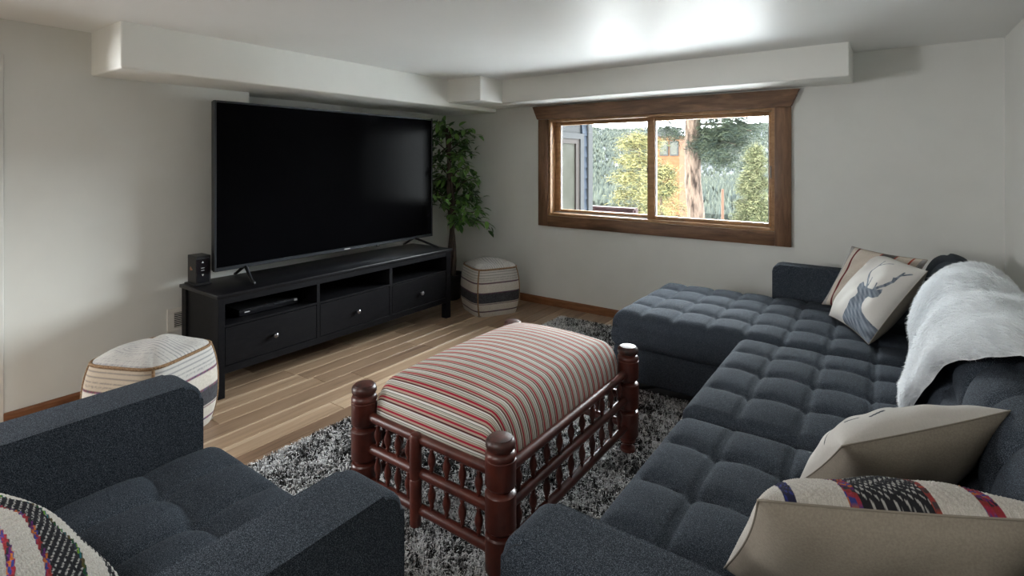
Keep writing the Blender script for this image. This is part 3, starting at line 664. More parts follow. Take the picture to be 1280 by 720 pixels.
# ------------------------------------------------------------------ poufs
def pouf(loc, rz, size, height, label, look, tip):
    p = thing('pouf', label, 'pouf', loc, rz, 'woven poufs'); s = size/2; n = 72
    u = np.linspace(-1, 1, n); A, B = np.meshgrid(u, u)
    V = []; F = []; T = []
    def dom(P):   # soften the cube: bulging sides, puffed top
        x, y, z = P[..., 0], P[..., 1], P[..., 2]
        bz = 1-np.abs(2*z/height-1)**2.4; bulge = 1+.13*bz
        sx = s*x*bulge*(1+.02*(1-y*y)*bz); sy = s*y*bulge*(1+.02*(1-x*x)*bz)
        rc = np.maximum(np.abs(x), np.abs(y)); pw = 5
        nrm = (np.abs(x)**pw+np.abs(y)**pw)**(1/pw); k = np.where(nrm > 1e-6, rc/np.maximum(nrm, 1e-6), 1)
        zt = z+np.where(z > height-.001, .055*np.clip((1-x**2)*(1-y**2), 0, 1)**.55, 0)
        zt = zt + .012*np.sin(x*5+y*3+rz)*np.clip(z/height, 0, 1)*(1-rc**2)
        return np.stack([sx*k, sy*k, zt], -1)
    def tint(P, top, axisv):
        if top: f = P[..., 1] if look == 0 else P[..., 0]
        else: f = P[..., 2]
        x_, y_, z_ = P[..., 0], P[..., 1], P[..., 2]/height
        q = f*(1 if top else 2/height*1)
        st = np.sin(q*61)+np.sin(q*103+1.3)+np.sin(q*167+.4)+.9*rng.normal(0, 1, q.shape)*.6
        base = np.array([.52, .50, .47]); dark = np.array([.25, .25, .27])
        g = np.clip((st-.3)/2, 0, 1)[..., None]
        c = base*(1-g)+dark*g
        if not top:
            side = np.ones(z_.shape)
            plain = np.array([.58, .54, .48])+rng.normal(0, .03, z_.shape)[..., None]
            fleck = np.array([.30, .24, .17])*(.6+.8*rng.random(z_.shape))[..., None]
            c = np.where(((z_ < .72))[..., None], plain, c if look == 0 else c*np.array([1.02, 1, .97]))
            band = (z_ < .50) & (z_ > .30)
            blk = np.array([.055, .055, .062])*(.7+.8*rng.random(z_.shape))[..., None]
            c = np.where(band[..., None], blk, c)
            for zz in (.72, .12, .515, .285):
                wd = .014 if zz in (.72, .12) else .008
                ln = np.abs(z_-zz) < wd
                col = np.array([.07, .05, .06])+np.stack([rng.random(z_.shape)*.16, rng.random(z_.shape)*.05, rng.random(z_.shape)*.12], -1)*(1 if look == 0 else .5)
                c = np.where(ln[..., None], col, c)
            if look == 0:
                warm = (z_ >= .72) & (axisv == 'F')
                c = np.where(warm[..., None], c*np.array([.92, .80, .66]), c)
        return c
    off = 0
    Z = np.linspace(0, height, n)
    faces = []
    P = np.stack([A, B, np.full_like(A, height)], -1); faces.append((P, True, 'T'))
    U, ZZ = np.meshgrid(u, Z)
    faces += [(np.stack([np.full_like(U, 1), U, ZZ], -1), False, 'R'), (np.stack([-U, np.full_like(U, 1), ZZ], -1), False, 'K'), (np.stack([np.full_like(U, -1), -U, ZZ], -1), False, 'L'), (np.stack([U, np.full_like(U, -1), ZZ], -1), False, 'F')]
    top_o = None
    P, _, _ = faces[0]
    np_mesh('top_panel', dom(P).reshape(-1, 3), grid_faces(n, n), M['weave'], p, True, tint(P, True, 'T').reshape(-1, 3), local=True)
    for P, _, ax in faces[1:]:
        np_mesh('side_panel', dom(P).reshape(-1, 3), grid_faces(n, n), M['weave'], p, True, tint(P, False, ax).reshape(-1, 3), local=True)
    obj('base_panel', bx(-s*.93, s*.93, -s*.93, s*.93, .0, .012, .004), M['linen_back'], p, local=True)
    def cord(P, r=.008): b = bmesh.new(); tube(b, [tuple(q) for q in P], r, 6); obj('cord', b, M['jute'], p, True, local=True)
    t = np.linspace(-1, 1, 30); H = np.full(30, height)
    for q in (np.stack([t, -np.ones(30), H], -1), np.stack([t, np.ones(30), H], -1), np.stack([-np.ones(30), t, H], -1), np.stack([np.ones(30), t, H], -1)): cord(dom(q))
    zz = np.linspace(0.0, height, 30)
    for a in (-1, 1):
        for c in (-1, 1): cord(dom(np.stack([np.full(30, a), np.full(30, c), zz], -1)), .0065)
    return p
pouf((-2.862, 1.03, 0), math.radians(205+180), .385, .385, 'white and grey woven pouf with brown cord edges beside the armchair', 0, 0)
pouf((-2.835, 3.60, 0), math.radians(62), .39, .39, 'white woven pouf with a charcoal band in the corner by the indoor tree', 1, 0)

# ------------------------------------------------------------------ pillows
def pillow_P(U, V, q, t, side, c=.06):
    U2 = U*(1-c*U*U*(1-V*V)); V2 = V*(1-c*V*V*(1-U*U)); a, b = (U2[..., None]+1)/2, (V2[..., None]+1)/2
    bl, br, tl, tr = q; n = np.cross(br-bl+tr-tl, tl-bl+tr-br); n = n/np.linalg.norm(n)
    th = t/2*np.clip((1-np.abs(U)**2.4)*(1-np.abs(V)**2.4), 0, 1)**.5
    return (1-a)*(1-b)*bl+a*(1-b)*br+(1-a)*b*tl+a*b*tr+n*(side*th)[..., None], n
def pillow(name, label, corners, t, n, front, fmat, bmat, seam_mat, disp=None, lab2=None, seam_r=.002, wr=.006):
    '''corners bl, br, tl, tr as seen from the front; the cover is two sewn panels'''
    q = [np.array(p, float) for p in corners]; ctr = sum(q)/4; ctr[2] = min(p[2] for p in q); q = [p-ctr for p in q]
    o = thing(name, label, 'pillow', tuple(ctr))
    u = np.linspace(-1, 1, n); U, V = np.meshgrid(u, u); P, nr = pillow_P(U, V, q, t, 1)
    env = np.clip((1-U**4)*(1-V**4), 0, 1); sd = (sum(map(ord, label)) % 97)
    wrk = wr*env*(np.sin(U*3.1+sd)*np.cos(V*2.3+sd*.7)+.6*np.sin(U*6.5+V*4+sd)+.35*np.sin(U*11-V*9+sd))
    D = disp(U, V)*env**.3 if disp else 0
    np_mesh('front_panel', (P+nr*(wrk+D)[..., None]).reshape(-1, 3), grid_faces(n, n), fmat, o, True, front(U, V).reshape(-1, 3), local=True)
    m_ = 60; u2 = np.linspace(-1, 1, m_); U2, V2 = np.meshgrid(u2, u2); P, nr = pillow_P(U2, V2, q, t, -1)
    env = np.clip((1-U2**4)*(1-V2**4), 0, 1); wrk = wr*env*(np.sin(U2*4+sd)*np.sin(V2*3.3)+.5*np.sin(U2*9+V2*3+sd))
    b = np_mesh('back_panel', (P+nr*wrk[..., None]).reshape(-1, 3), grid_faces(m_, m_, 0, True), bmat, o, True, None, local=True)
    if lab2: b['label'] = lab2
    tt = np.linspace(-1, 1, 24); on = np.ones(24)
    ed = np.concatenate([np.stack([tt, -on], -1), np.stack([on, tt], -1)[1:], np.stack([-tt, on], -1)[1:], np.stack([-on, -tt], -1)[1:]])
    P, _ = pillow_P(ed[:, 0], ed[:, 1], q, t, 1)
    b = bmesh.new(); tube(b, [tuple(p) for p in P], seam_r, 6, False); obj('seam', b, seam_mat, o, True, local=True)
    return o
# --- stag print
def seg_d(px, py, ax, ay, bx_, by_):
    dx, dy = bx_-ax, by_-ay; t = np.clip(((px-ax)*dx+(py-ay)*dy)/(dx*dx+dy*dy+1e-9), 0, 1)
    return np.hypot(px-ax-t*dx, py-ay-t*dy), t
def inpoly(px, py, poly):
    ins = np.zeros(px.shape, bool); n = len(poly)
    for k in range(n):
        (x0, y0), (x1, y1) = poly[k], poly[(k+1) % n]
        c = ((y0 > py) != (y1 > py)) & (px < (x1-x0)*(py-y0)/(y1-y0+1e-12)+x0); ins ^= c
    return ins
def stag(U, V):
    px, py = (U+1)/2, (V+1)/2      # 0..1 across and up
    body = [(.45, .04), (.44, -.02), (1.01, -.02), (1.01, .18), (.975, .175), (.881, .188), (.806, .213), (.769, .25), (.75, .294), (.75, .35), (.775, .388), (.844, .40), (.888, .444), (.888, .50), (.875, .544), (.831, .50), (.769, .475), (.70, .463), (.619, .469), (.55, .506), (.525, .456), (.544, .40), (.613, .363), (.606, .312), (.562, .25), (.55, .163), (.488, .081)]
    ins = inpoly(px, py, body)
    st = [(.685, .46, .588, .556, .014), (.588, .556, .519, .663, .013), (.519, .663, .519, .781, .012), (.519, .781, .513, .863, .010), (.531, .775, .706, .869, .009), (.681, .494, .638, .594, .009),
          (.794, .48, .869, .588, .014), (.869, .588, .90, .675, .013), (.90, .675, .90, .775, .012), (.90, .775, .90, .838, .010), (.90, .781, .956, .869, .009), (.90, .675, .881, .719, .009), (.794, .488, .788, .562, .009)]
    for a in st:
        d, t = seg_d(px, py, *a[:4]); ins |= d < a[4]*1.1*(1-.25*t)
    base = np.array([.62, .60, .565])+rng.normal(0, .008, px.shape)[..., None]
    # streaked ink along the neck
    f = np.sin((py*58+np.sin(px*9)*7+px*22))+np.sin(py*131+px*60)*.7+rng.normal(0, .35, px.shape)
    g = np.clip(.5+.28*f, 0, 1)[..., None]
    ink = np.array([.075, .095, .125])*(1-g)+np.array([.24, .275, .32])*g
    return np.where(ins[..., None], ink, base)
pillow('stag_pillow', 'cream pillow printed with a grey antlered stag, on the chaise', ((-.262, 3.272, .475), (-.075, 2.862, .475), (-.027, 3.59, .785), (.146, 3.11, .79)), .19, 280, stag, M['linen'], M['linen_back'], M['seam'])
def striped(U, V):
    px = (U+1)/2; base = np.array([.60, .53, .45])+rng.normal(0, .03, U.shape)[..., None]; c = base
    def band(a, b, col, jit=0):
        nonlocal c; mk = (px > a) & (px < b); c = np.where(mk[..., None], np.array(col)*(.75+.5*rng.random(U.shape))[..., None], c)
    band(0, .06, (.36, .35, .34)); band(.13, .155, (.16, .025, .03)); band(.46, .475, (.40, .10, .07)); band(.475, .66, (.10, .095, .09)); band(.66, .675, (.35, .08, .06)); band(.85, .875, (.40, .08, .05)); band(.95, 1, (.36, .35, .34))
    return c
pillow('striped_pillow', 'cream woven pillow with dark and red stripes behind the stag pillow', ((-.315, 3.50, .475), (.03, 3.38, .49), (-.172, 3.56, .815), (.158, 3.36, .805)), .13, 170, striped, M['weave'], M['linen_back'], M['seam'], wr=.012)
def marks(U, V):
    px, py = (U+1)/2, (V+1)/2; base = np.array([.51, .485, .45])+rng.normal(0, .01, U.shape)[..., None]
    ins = np.zeros(U.shape, bool)
    for x0, y0, l in ((.74, .80, .10), (.60, .86, .10), (.40, .80, .11), (.2, .84, .1), (.7, .5, .12), (.45, .55, .12), (.25, .5, .1), (.6, .25, .1), (.3, .2, .1), (.86, .62, .1), (.12, .65, .1)):
        d, t = seg_d(px, py, x0, y0, x0+l, y0+.02); ins |= d < .010
    return np.where(ins[..., None], np.array([.03, .035, .05]), base)
pillow('lumbar_pillow', 'beige linen pillow with dark dash marks leaning on the sofa back', ((.095, 1.74, .49), (-.191, 1.53, .475), (.200, 1.455, .80), (-.074, 1.19, .758)), .16, 180, marks, M['linen'], M['linen_back'], M['seam'], lab2='plain taupe back', seam_r=.0015)
def rug_weave(seedv):
    def f(U, V):
        px, py = (U+1)/2, (V+1)/2
        base = np.array([.56, .53, .48])+rng.normal(0, .05, U.shape)[..., None]; c = base
        hue = rng.integers(0, 6, U.shape); pal = np.array([(.30, .03, .05), (.04, .05, .22), (.42, .12, .03), (.10, .02, .12), (.03, .03, .04), (.25, .03, .03)])
        coarse = pal[((np.floor(px*46)+np.floor(py*90)*7+seedv).astype(int) % 6)]
        lnq = py*210+px*160
        dash = (np.sin(lnq) > .6) & (np.sin(px*420+np.floor(lnq/(2*PI))*PI) > -.25)
        black = np.where(dash[..., None], np.array([.42, .41, .39]), np.array([.018, .018, .022]))
        q = px if seedv != 2 else py
        def band(a, b, col):
            nonlocal c; mk = (q > a) & (q < b); c = np.where(mk[..., None], col, c)
        if seedv == 1:      # bands across the width (near sofa pillow)
            band(.03, .06, coarse); band(.87, .91, np.where(dash[..., None], np.array([.03, .04, .20]), np.array([.02, .02, .05])))
            band(.655, .70, coarse); band(.44, .66, black); band(.42, .44, np.array([.40, .12, .04])*coarse*2+.03); band(.235, .285, np.where(dash[..., None], np.array([.30, .02, .06]), coarse)); band(.10, .13, black)
        else:               # armchair pillow: one broad black band and a bright line
            band(.25, .265, coarse*np.array([.3, 2.2, .6])); band(.265, .40, black); band(.40, .425, coarse); band(.53, .56, coarse*1.6); band(.1, .14, black); band(.75, .78, coarse)
        return c
    return f
def knit(U, V): return .0017*np.abs(np.sin(V*130))*np.sin(U*120+np.floor(V*130/PI)*PI*.5)+rng.normal(0, .0004, U.shape)
pillow('woven_pillow', 'chunky cream woven pillow with black and coloured bands on the near sofa seat', ((.13, 1.30, .485), (-.272, 1.115, .48), (.235, 1.075, .80), (-.163, .868, .79)), .17, 360, rug_weave(1), M['weave'], M['linen_back'], M['seam'], disp=knit, lab2='plain beige back', seam_r=.0018)
pillow('woven_pillow', 'cream woven pillow with a black band and bright stitch lines on the armchair', ((-1.09, .37, .51), (-1.50, .25, .58), (-1.02, .03, .70), (-1.43, -.10, .80)), .19, 360, rug_weave(2), M['weave'], M['linen_back'], M['seam'], disp=knit, seam_r=.0018)

# ------------------------------------------------------------------ fur throw over the sofa back
def throw():
    t_ = thing('fur_throw', 'white faux fur throw draped over the middle of the sofa back', 'throw', (.2, 2.3, .462))
    prof = np.array([(.040, .474), (.060, .492), (.078, .55), (.100, .63), (.126, .72), (.152, .785), (.195, .83), (.25, .852), (.31, .843), (.362, .80), (.396, .735), (.405, .64), (.408, .52)])
    s = np.concatenate([[0], np.cumsum(np.hypot(*np.diff(prof, axis=0).T))]); S = s[-1]
    lo_s = np.array([0, .06, .14, .22, .30, .36, .42, .52, .62, .80]); lo_y = np.array([2.20, 2.16, 2.08, 1.98, 1.84, 1.75, 1.70, 1.68, 1.70, 1.8])
    hi_y = np.array([2.42, 2.50, 2.56, 2.66, 2.76, 2.82, 2.86, 2.90, 2.90, 2.8])
    def surf(a, b):      # a along profile 0..1, b across 0..1
        ss = a*S; x = np.interp(ss, s, prof[:, 0]); z = np.interp(ss, s, prof[:, 1])
        y0 = np.interp(ss, lo_s, lo_y); y1 = np.interp(ss, lo_s, hi_y)
        wob = .02*np.sin(a*14)+.012*np.sin(a*31+1)
        y = y0+(y1-y0)*b+wob*(2*b-1)
        puff = .026+.010*np.sin(y*17+a*4)+.012*np.sin(y*9+2)
        edge = np.clip(np.minimum(b, 1-b)/.06, 0, 1)**.5*np.clip(a/.05, 0, 1)**.5
        nx, nz = -(np.interp(ss+.02, s, prof[:, 1])-np.interp(ss-.02, s, prof[:, 1])), np.interp(ss+.02, s, prof[:, 0])-np.interp(ss-.02, s, prof[:, 0])
        l = np.hypot(nx, nz)+1e-9; nx, nz = nx/l, nz/l
        return np.stack([x+nx*puff*edge, y, z+nz*puff*edge], -1), np.stack([nx, np.zeros_like(nx), nz], -1)
    A, B = np.meshgrid(np.linspace(0, 1, 70), np.linspace(0, 1, 60), indexing='ij')
    P, N_ = surf(A, B)
    np_mesh('hide', P.reshape(-1, 3), grid_faces(70, 60, 0, True), M['hide'], t_)
    n = 130000; a = rng.random(n)**.9*.97; b = rng.random(n)
    P, N_ = surf(a, b); P2, _ = surf(np.clip(a-.02, 0, 1), b); down = P2-P; down /= np.linalg.norm(down, axis=1)[:, None]+1e-9
    sw = np.array([noise.noise((p[1]*7, p[0]*9, p[2]*7)) for p in P]); sw2 = np.array([noise.noise((p[1]*7+9, p[0]*9, p[2]*7+3)) for p in P])
    yv = np.zeros((n, 3)); yv[:, 1] = 1
    d1 = N_*.55+down*(.55+.5*sw2)[:, None]+yv*(sw*1.1+(b-.5)*.5)[:, None]+rng.normal(0, .18, (n, 3)); d1 /= np.linalg.norm(d1, axis=1)[:, None]
    d2 = N_*.12+down*(.75+.5*sw2)[:, None]+yv*(sw*1.4+(b-.5)*.6)[:, None]+rng.normal(0, .2, (n, 3)); d2 /= np.linalg.norm(d2, axis=1)[:, None]
    ln = rng.uniform(.012, .026, n)[:, None]
    wv = np.cross(d1, N_+rng.normal(0, .4, (n, 3))); wv /= np.linalg.norm(wv, axis=1)[:, None]+1e-9; wv *= .0009
    m1 = P+d1*ln*.5; tp = m1+d2*ln*.6
    V = np.stack([P-wv, P+wv, m1-wv*.9, m1+wv*.9, tp-wv*.25, tp+wv*.25], 1).reshape(-1, 3)
    i = np.arange(n)[:, None]*6; F = np.concatenate([i+np.array([[0, 1, 3, 2]]), i+np.array([[2, 3, 5, 4]])])
    g = np.clip(.90+.05*sw+rng.normal(0, .03, n), .65, .95); T = np.repeat(np.stack([g*.975, g*.99, g], -1), 6, 0)
    o = np_mesh('fur', V, F, M['fur'], t_, False, T); o['kind'] = 'stuff'
throw()

# ------------------------------------------------------------------ indoor tree
def leaf_mesh(name, l, w, n=4):
    V = []; F = []
    for k in range(n+1):
        t = k/n; ww = w/2*math.sin(PI*min(1, t*.92+.06))**.8*(1-.25*t); z = -.25*l*t*t
        if k == n: ww = .0004
        V += [(-ww, l*t, z+ww*.35), (0, l*t, z), (ww, l*t, z+ww*.35)]
    for k in range(n):
        a = k*3; F += [(a, a+1, a+4, a+3), (a+1, a+2, a+5, a+4)]
    return V, F
ft = thing('ficus_tree', 'leafy artificial ficus tree with dark twisted trunk in the corner', 'tree', (-3.36, 3.66, 0))
TX, TY = -3.36, 3.66
b = bmesh.new(); lathe(b, [(.085, 0), (.10, .01), (.125, .20), (.135, .22), (.135, .24), (.118, .24), (.112, .2)], (TX, TY, 0), 24); obj('pot', b, M['pot'], ft, 'auto')
b = bmesh.new(); lathe(b, [(.112, .195), (.06, .205), (.01, .207)], (TX, TY, 0), 16); obj('soil', b, M['soil'], ft)
tips = []
for k in range(2):
    b = bmesh.new(); pts = []
    for i in range(26):
        t = i/25; z = .19+t*1.42; a = t*7+k*PI; r = .022*(1-.3*t)
        pts.append((TX+r*math.cos(a)+.02*math.sin(t*4), TY+r*math.sin(a)+.015*math.sin(t*5+1), z))
    tube(b, pts, [.026-.013*i/25 for i in range(26)], 8); obj('trunk', b, M['bark_in'], ft, True); tips.append(pts)
br = []
for k in range(34):
    base = Vector(tips[k % 2][int(9+16*rnd.random())]); a = rnd.uniform(0, 2*PI); l = rnd.uniform(.16, .34)
    if base.z > 1.35: l *= .8
    e = base+Vector((math.cos(a)*l, math.sin(a)*l, rnd.uniform(-.04, .16))); e.x = max(e.x, WB+.10); e.y = min(e.y, YB-.08); e.z = min(e.z, 1.68)
    mid_ = (base+e)/2+Vector((0, 0, .04)); end = e+Vector((math.cos(a)*.05, math.sin(a)*.05, -.06)); br.append((base, mid_, e, end))
    b = bmesh.new(); tube(b, [base, mid_, e, end], [.006, .005, .0035, .0015], 5); obj('branch', b, M['bark_in'], ft, True)
lm = []
for l, w_ in ((.080, .044), (.072, .040), (.090, .048)):
    V, F = leaf_mesh('leaf', l, w_); me = bpy.data.meshes.new('leaf'); me.from_pydata(V, [], F); me.materials.append(M['leaf'])
    for p_ in me.polygons: p_.use_smooth = True
    lm.append((me, V, F))
Vs, Fs = [], []
pose = []
cam_pos = Vector((0, 0, 1.31))
for base, mid_, e, end in br:
    for k in range(26):
        t = rnd.uniform(.25, 1); p = (base.lerp(mid_, t*2) if t < .5 else (mid_.lerp(e, (t-.5)*2.5) if t < .9 else e.lerp(end, (t-.9)*10)))
        p = p+Vector((rnd.gauss(0, .03), rnd.gauss(0, .03), rnd.gauss(0, .025)))
        dirv = Vector((rnd.gauss(0, .6), rnd.gauss(0, .6), -.30+rnd.gauss(0, .5)))+(e-base).normalized()*.7; dirv.normalize()
        tipp = p+dirv*.09
        if tipp.x < WB+.015 or (min(p.y, tipp.y) < 3.37 and min(p.x, tipp.x) < -3.19): continue
        if tipp.y > YB-.015 or tipp.z > 1.755 or p.z > 1.755: continue
        side = dirv.cross(Vector((0, 0, 1))+Vector((rnd.gauss(0, .3), rnd.gauss(0, .3), 0))).normalized(); nrm = side.cross(dirv)
        mt = Matrix((side, dirv, nrm)).transposed().to_4x4(); mt.translation = p; pose.append((p, mt))
# a few leaves pushing out in front of the boxed soffit
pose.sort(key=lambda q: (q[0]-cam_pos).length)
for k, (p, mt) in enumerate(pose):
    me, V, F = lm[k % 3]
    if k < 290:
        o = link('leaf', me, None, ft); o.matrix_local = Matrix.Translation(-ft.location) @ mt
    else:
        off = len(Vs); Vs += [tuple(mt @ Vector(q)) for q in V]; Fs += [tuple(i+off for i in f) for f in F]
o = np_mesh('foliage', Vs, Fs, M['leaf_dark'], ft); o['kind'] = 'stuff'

# ------------------------------------------------------------------ outside the window
struct(obj('roof', bx(-6.6, XR+.4, YR-.4, YB+.2, ZC+.25, ZC+.4), M['roofing']))
hx = -3.2
hs = thing('house_wing', 'blue sided wing of the house seen through the left pane', 'house', (hx-.6, 5.2, -.5))
obj('wall', bx(hx-1.2, hx-.02, YB+TH+.03, 6.10, -1.5, 3.2), M['ext_trim'], hs)
zz = -.3
while zz < 2.9:
    h_ = .137
    for a, c in (((4.25, 4.98), (5.975, 6.10)) if zz+h_ > .3 and zz < 1.64 else ((4.25, 6.10),)):
        b = bmesh.new(); prism(b, [(hx-.02, zz), (hx+.012, zz), (hx-.002, zz+h_), (hx-.02, zz+h_)], 'Y', a, c); obj('siding_board', b, M['siding'], hs)
    zz += h_
obj('corner_board', bx(hx-.05, hx+.03, 6.10, 6.22, -1.5, 3.2, .003), M['ext_trim'], hs)
hw = obj('window_frame', box(box(box(bx(hx-.02, hx+.03, 4.98, 5.05, .3, 1.64), hx-.02, hx+.03, 5.885, 5.975, .3, 1.64), hx-.02, hx+.03, 5.05, 5.885, 1.57, 1.64), hx-.02, hx+.03, 5.05, 5.885, .3, .37), M['ext_trim'], hs)
obj('sash', box(box(box(bx(hx-.03, hx+.012, 5.05, 5.1, .37, 1.57), hx-.03, hx+.012, 5.80, 5.885, .37, 1.57), hx-.03, hx+.012, 5.1, 5.8, 1.51, 1.57), hx-.03, hx+.012, 5.1, 5.8, .37, .43), M['ext_frame'], hw)
obj('pane', bx(hx-.03, hx-.012, 5.1, 5.8, .43, 1.51), M['ext_glass'], hw)
# deck with dark red boards
dk = thing('deck_rail', 'dark red wooden deck edge outside the left pane', 'deck', (-3.2, 7.0, -.5))
obj('rail_board', bx(-4.2, -2.93, 6.98, 7.03, .46, .60, .004), M['deck'], dk); obj('rail_cap', bx(-4.2, -2.90, 6.95, 7.08, .60, .625, .003), M['deck'], dk)
obj('brace_board', bx(-3.1, -2.93, 6.9, 6.98, .40, .56, .004), M['deck'], dk)
for a in (-4.1, -3.0): obj('post', bx(a, a+.09, 7.03, 7.12, -2.5, .6, .003), M['deck'], dk)
# ground and hills
def gz(x, y):
    d = math.hypot(x, y)
    z = np.interp(d, [0, 8, 14, 40, 150, 400, 900, 1500], [-.7, -.9, -2.2, -7, -30, -46, -10, 84])
    return z+(0 if d < 30 else noise.noise((x*.006, y*.006, 2))*min(14, d*.03))+(0 if d < 300 else noise.noise((x*.0022, y*.0022, 7))*26)
def hill():
    az = np.linspace(-1.35, .75, 90); ds = np.geomspace(39, 1700, 66)
    P = np.array([[(math.sin(a)*d, math.cos(a)*d, gz(math.sin(a)*d, math.cos(a)*d)) for a in az] for d in ds]).reshape(-1, 3)
    o = np_mesh('hillside', P, grid_faces(len(ds), len(az), 0, True), M['snow'], None); struct(o, 'snowy wooded hillside beyond the window')
hill()
az = np.linspace(-1.5, 1.5, 60); ds = np.linspace(4.3, 40, 30)
P = np.array([[(math.sin(a)*d, max(YB+TH+.01, math.cos(a)*d), gz(math.sin(a)*d, math.cos(a)*d)) for a in az] for d in ds]).reshape(-1, 3)
struct(np_mesh('snowy_yard', P, grid_faces(30, 60, 0, True), M['yard'], None), 'snow covered ground falling away below the window')
def forest():
    V, F, T = [], [], []; n = 0
    r = random.Random(3)
    for k in range(26000):
        a = r.uniform(-.82, .0); d = 330*(1600/330)**(r.random()**.62); x, y = math.sin(a)*d, math.cos(a)*d
        if noise.noise((x*.006, y*.006, 9)) < (-.85 if d < 900 else -.5): continue
        h = r.uniform(7, 13); rad = h*r.uniform(.17, .25); z = gz(x, y)-.5; ns = 4; o = len(V)
        g = r.random(); c = np.array([.085, .105, .10])*(1-g)+np.array([.17, .19, .15])*g
        for lv, (zz, rr) in enumerate(((.0, .9), (.5, .75), (1, .02))):
            for i in range(ns):
                t = 2*PI*i/ns+lv+k; V.append((x+math.cos(t)*rad*rr, y+math.sin(t)*rad*rr, z+h*zz)); T.append(c*(.8+.4*r.random()))
        for lv in range(2):
            for i in range(ns): F.append((o+lv*ns+i, o+lv*ns+(i+1) % ns, o+(lv+1)*ns+(i+1) % ns, o+(lv+1)*ns+i))
    o = np_mesh('forest', V, F, M['forest'], None, False, np.array(T)); o['kind'] = 'stuff'; o['label'] = 'distant conifer forest covering the hillside'; o['category'] = 'forest'
forest()
def needles(name, pts, n_each, ln, wd, cols, parent, seed, droop=.2):
    r = np.random.default_rng(seed); P = np.repeat(np.array(pts), n_each, 0); n = len(P)
    d = r.normal(0, 1, (n, 3)); d[:, 2] = d[:, 2]*.55-droop*.3; d /= np.linalg.norm(d, axis=1)[:, None]
    P = P+r.normal(0, ln*.42, (n, 3)); L_ = ln*r.uniform(.5, 1, n)[:, None]
    wv = np.cross(d, r.normal(0, 1, (n, 3))); wv /= np.linalg.norm(wv, axis=1)[:, None]; wv *= wd
    V = np.stack([P-wv, P+wv, P+d*L_], 1).reshape(-1, 3); F = np.arange(3*n).reshape(-1, 3)
    c = np.array(cols)[r.integers(0, len(cols), n)]*(.75+.5*r.random((n, 1)))
    o = np_mesh(name, V, F, M['needle'], parent, False, np.repeat(c, 3, 0)); o['kind'] = 'stuff'; return o
# big pine right behind the right pane
pt = thing('pine_tree', 'tall pine with thick scaly trunk outside the right pane', 'tree', (-3.03, 10, -1.3))
b = bmesh.new(); pts = [(-3.0+.02*i-.022*i*(i > 3)*.9, 10+.02*math.sin(i), -1.6+i*.62) for i in range(12)]
tube(b, pts, [.168-.005*i for i in range(12)], 14); obj('trunk', b, M['pine_bark'], pt, True)
pp = []; r = random.Random(4)
for k in range(15):
    z0 = 1.42+k*.14; a = r.choice((-.35, -.2, .1, .3, .5, -.1)); l = r.uniform(.55, 1.2)
    s = Vector((-3.05, 10, z0)); e = s+Vector((math.cos(a)*l, math.sin(a)*l*.6, -.15*l))
    b = bmesh.new(); tube(b, [s, (s+e)/2+Vector((0, 0, .06)), e], [.03, .02, .008], 6); obj('branch', b, M['pine_bark'], pt, True)
    for j in range(26): q = s.lerp(e, r.uniform(.25, 1.05)); pp.append(q+Vector((r.gauss(0, .09), r.gauss(0, .12), r.gauss(0, .06))))
for k in range(5):
    z0 = 1.9+k*.3; l = r.uniform(.4, .8); s = Vector((-3.05, 10, z0)); e = s+Vector((-l, .1, -.1))
    for j in range(12): pp.append(s.lerp(e, r.uniform(.3, 1))+Vector((r.gauss(0, .08), r.gauss(0, .1), r.gauss(0, .06))))
needles('needles', pp, 60, .17, .006, [(.035, .055, .045), (.055, .075, .05), (.08, .10, .055)], pt, 1)
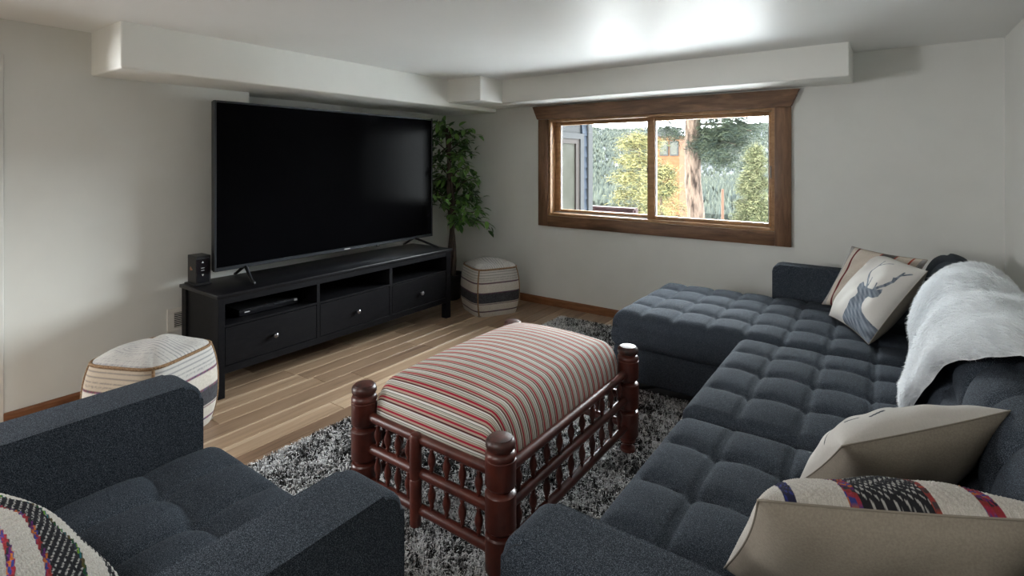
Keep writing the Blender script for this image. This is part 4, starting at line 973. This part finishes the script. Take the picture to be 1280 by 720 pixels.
# yellow green trees
def bough_tree(name, label, base, height, rad, ncl, n_each, cols, seed, z_lo=.15, ln=.28, cone=False, tr=.06, group=None):
    t = thing(name, label, 'tree', base, 0, group); r = random.Random(seed); bx_, by_, bz = base
    b = bmesh.new(); tube(b, [(bx_, by_, bz-.3), (bx_+.03, by_, bz+height*.5), (bx_, by_, bz+height*.97)], [tr, tr*.6, tr*.15], 8); obj('trunk', b, M['pine_bark'], t, True)
    pts = []
    for k in range(ncl):
        f = z_lo+(1-z_lo)*r.random()**1.1; a = r.uniform(0, 2*PI); R = rad*((1-f)**.8+.04 if cone else (.55+.45*math.sin(f*PI)))
        q = r.uniform(.35, 1); lay = math.floor(f*9)/9 if not cone else f
        s = (bx_, by_, bz+height*f)
        for j in range(5):
            qq = q*(.7+.3*j/4); pts.append((bx_+math.cos(a)*R*qq+r.gauss(0, ln*.3), by_+math.sin(a)*R*qq+r.gauss(0, ln*.3), bz+height*(lay*.6+f*.4)-.12*R*qq*qq+r.gauss(0, ln*.15)))
        if k % 6 == 0:
            b = bmesh.new(); tube(b, [s, (bx_+math.cos(a)*R*q, by_+math.sin(a)*R*q, s[2]-.1*R)], [tr*.18, tr*.05], 5); obj('branch', b, M['pine_bark'], t, True)
    needles('needles', pts, n_each, ln, ln*.05, cols, t, seed)
    return t
YG = [(.34, .30, .12), (.26, .25, .10), (.42, .37, .15), (.12, .14, .07)]
bough_tree('yellow_pine', 'yellow green pine filling the right half of the left pane', (-6.3, 15.5, -2.6), 4.9, 1.0, 190, 17, YG, 21, .1, .24, tr=.07)
bough_tree('yellow_pine', 'yellow green pine between the meeting stile and the thick trunk', (-4.72, 13, -2.4), 3.7, .60, 120, 20, YG, 22, .1, .2, tr=.08)
bough_tree('young_fir', 'pale green cone shaped fir at the right end of the right pane', (-3.27, 17, -3.4), 5.06, 1.30, 300, 30, [(.13, .155, .075), (.22, .23, .11), (.29, .285, .15)], 23, .05, .17, True, .06)
# timber cabin and pole far off
cb = thing('cabin', 'orange timber cabin half hidden behind the pines', 'house', (-8.2, 25, -3))
obj('wall', bx(-9.3, -8.15, 25, 27, -4, 2.5), M['cabin'], cb); b = bmesh.new(); prism(b, [(-9.5, 2.45), (-7.95, 2.45), (-8.7, 2.95)], 'Y', 24.8, 27.2); obj('roof', b, M['ext_trim'], cb)
for a in (-9.1, -8.6): w_ = obj('window_frame', bx(a, a+.42, 24.96, 25.0, 1.5, 2.2), M['ext_trim'], cb); obj('pane', bx(a+.05, a+.37, 24.94, 24.97, 1.55, 2.15), M['ext_glass'], w_)
up_ = thing('utility_pole', 'thin wooden utility pole between the pine trunk and the fir', 'pole', (-7.4, 30, -6.5))
b = bmesh.new(); tube(b, [(-7.4, 30, -6.5), (-7.4, 30, -.3)], [.10, .07], 8); obj('shaft', b, M['pole'], up_, True)
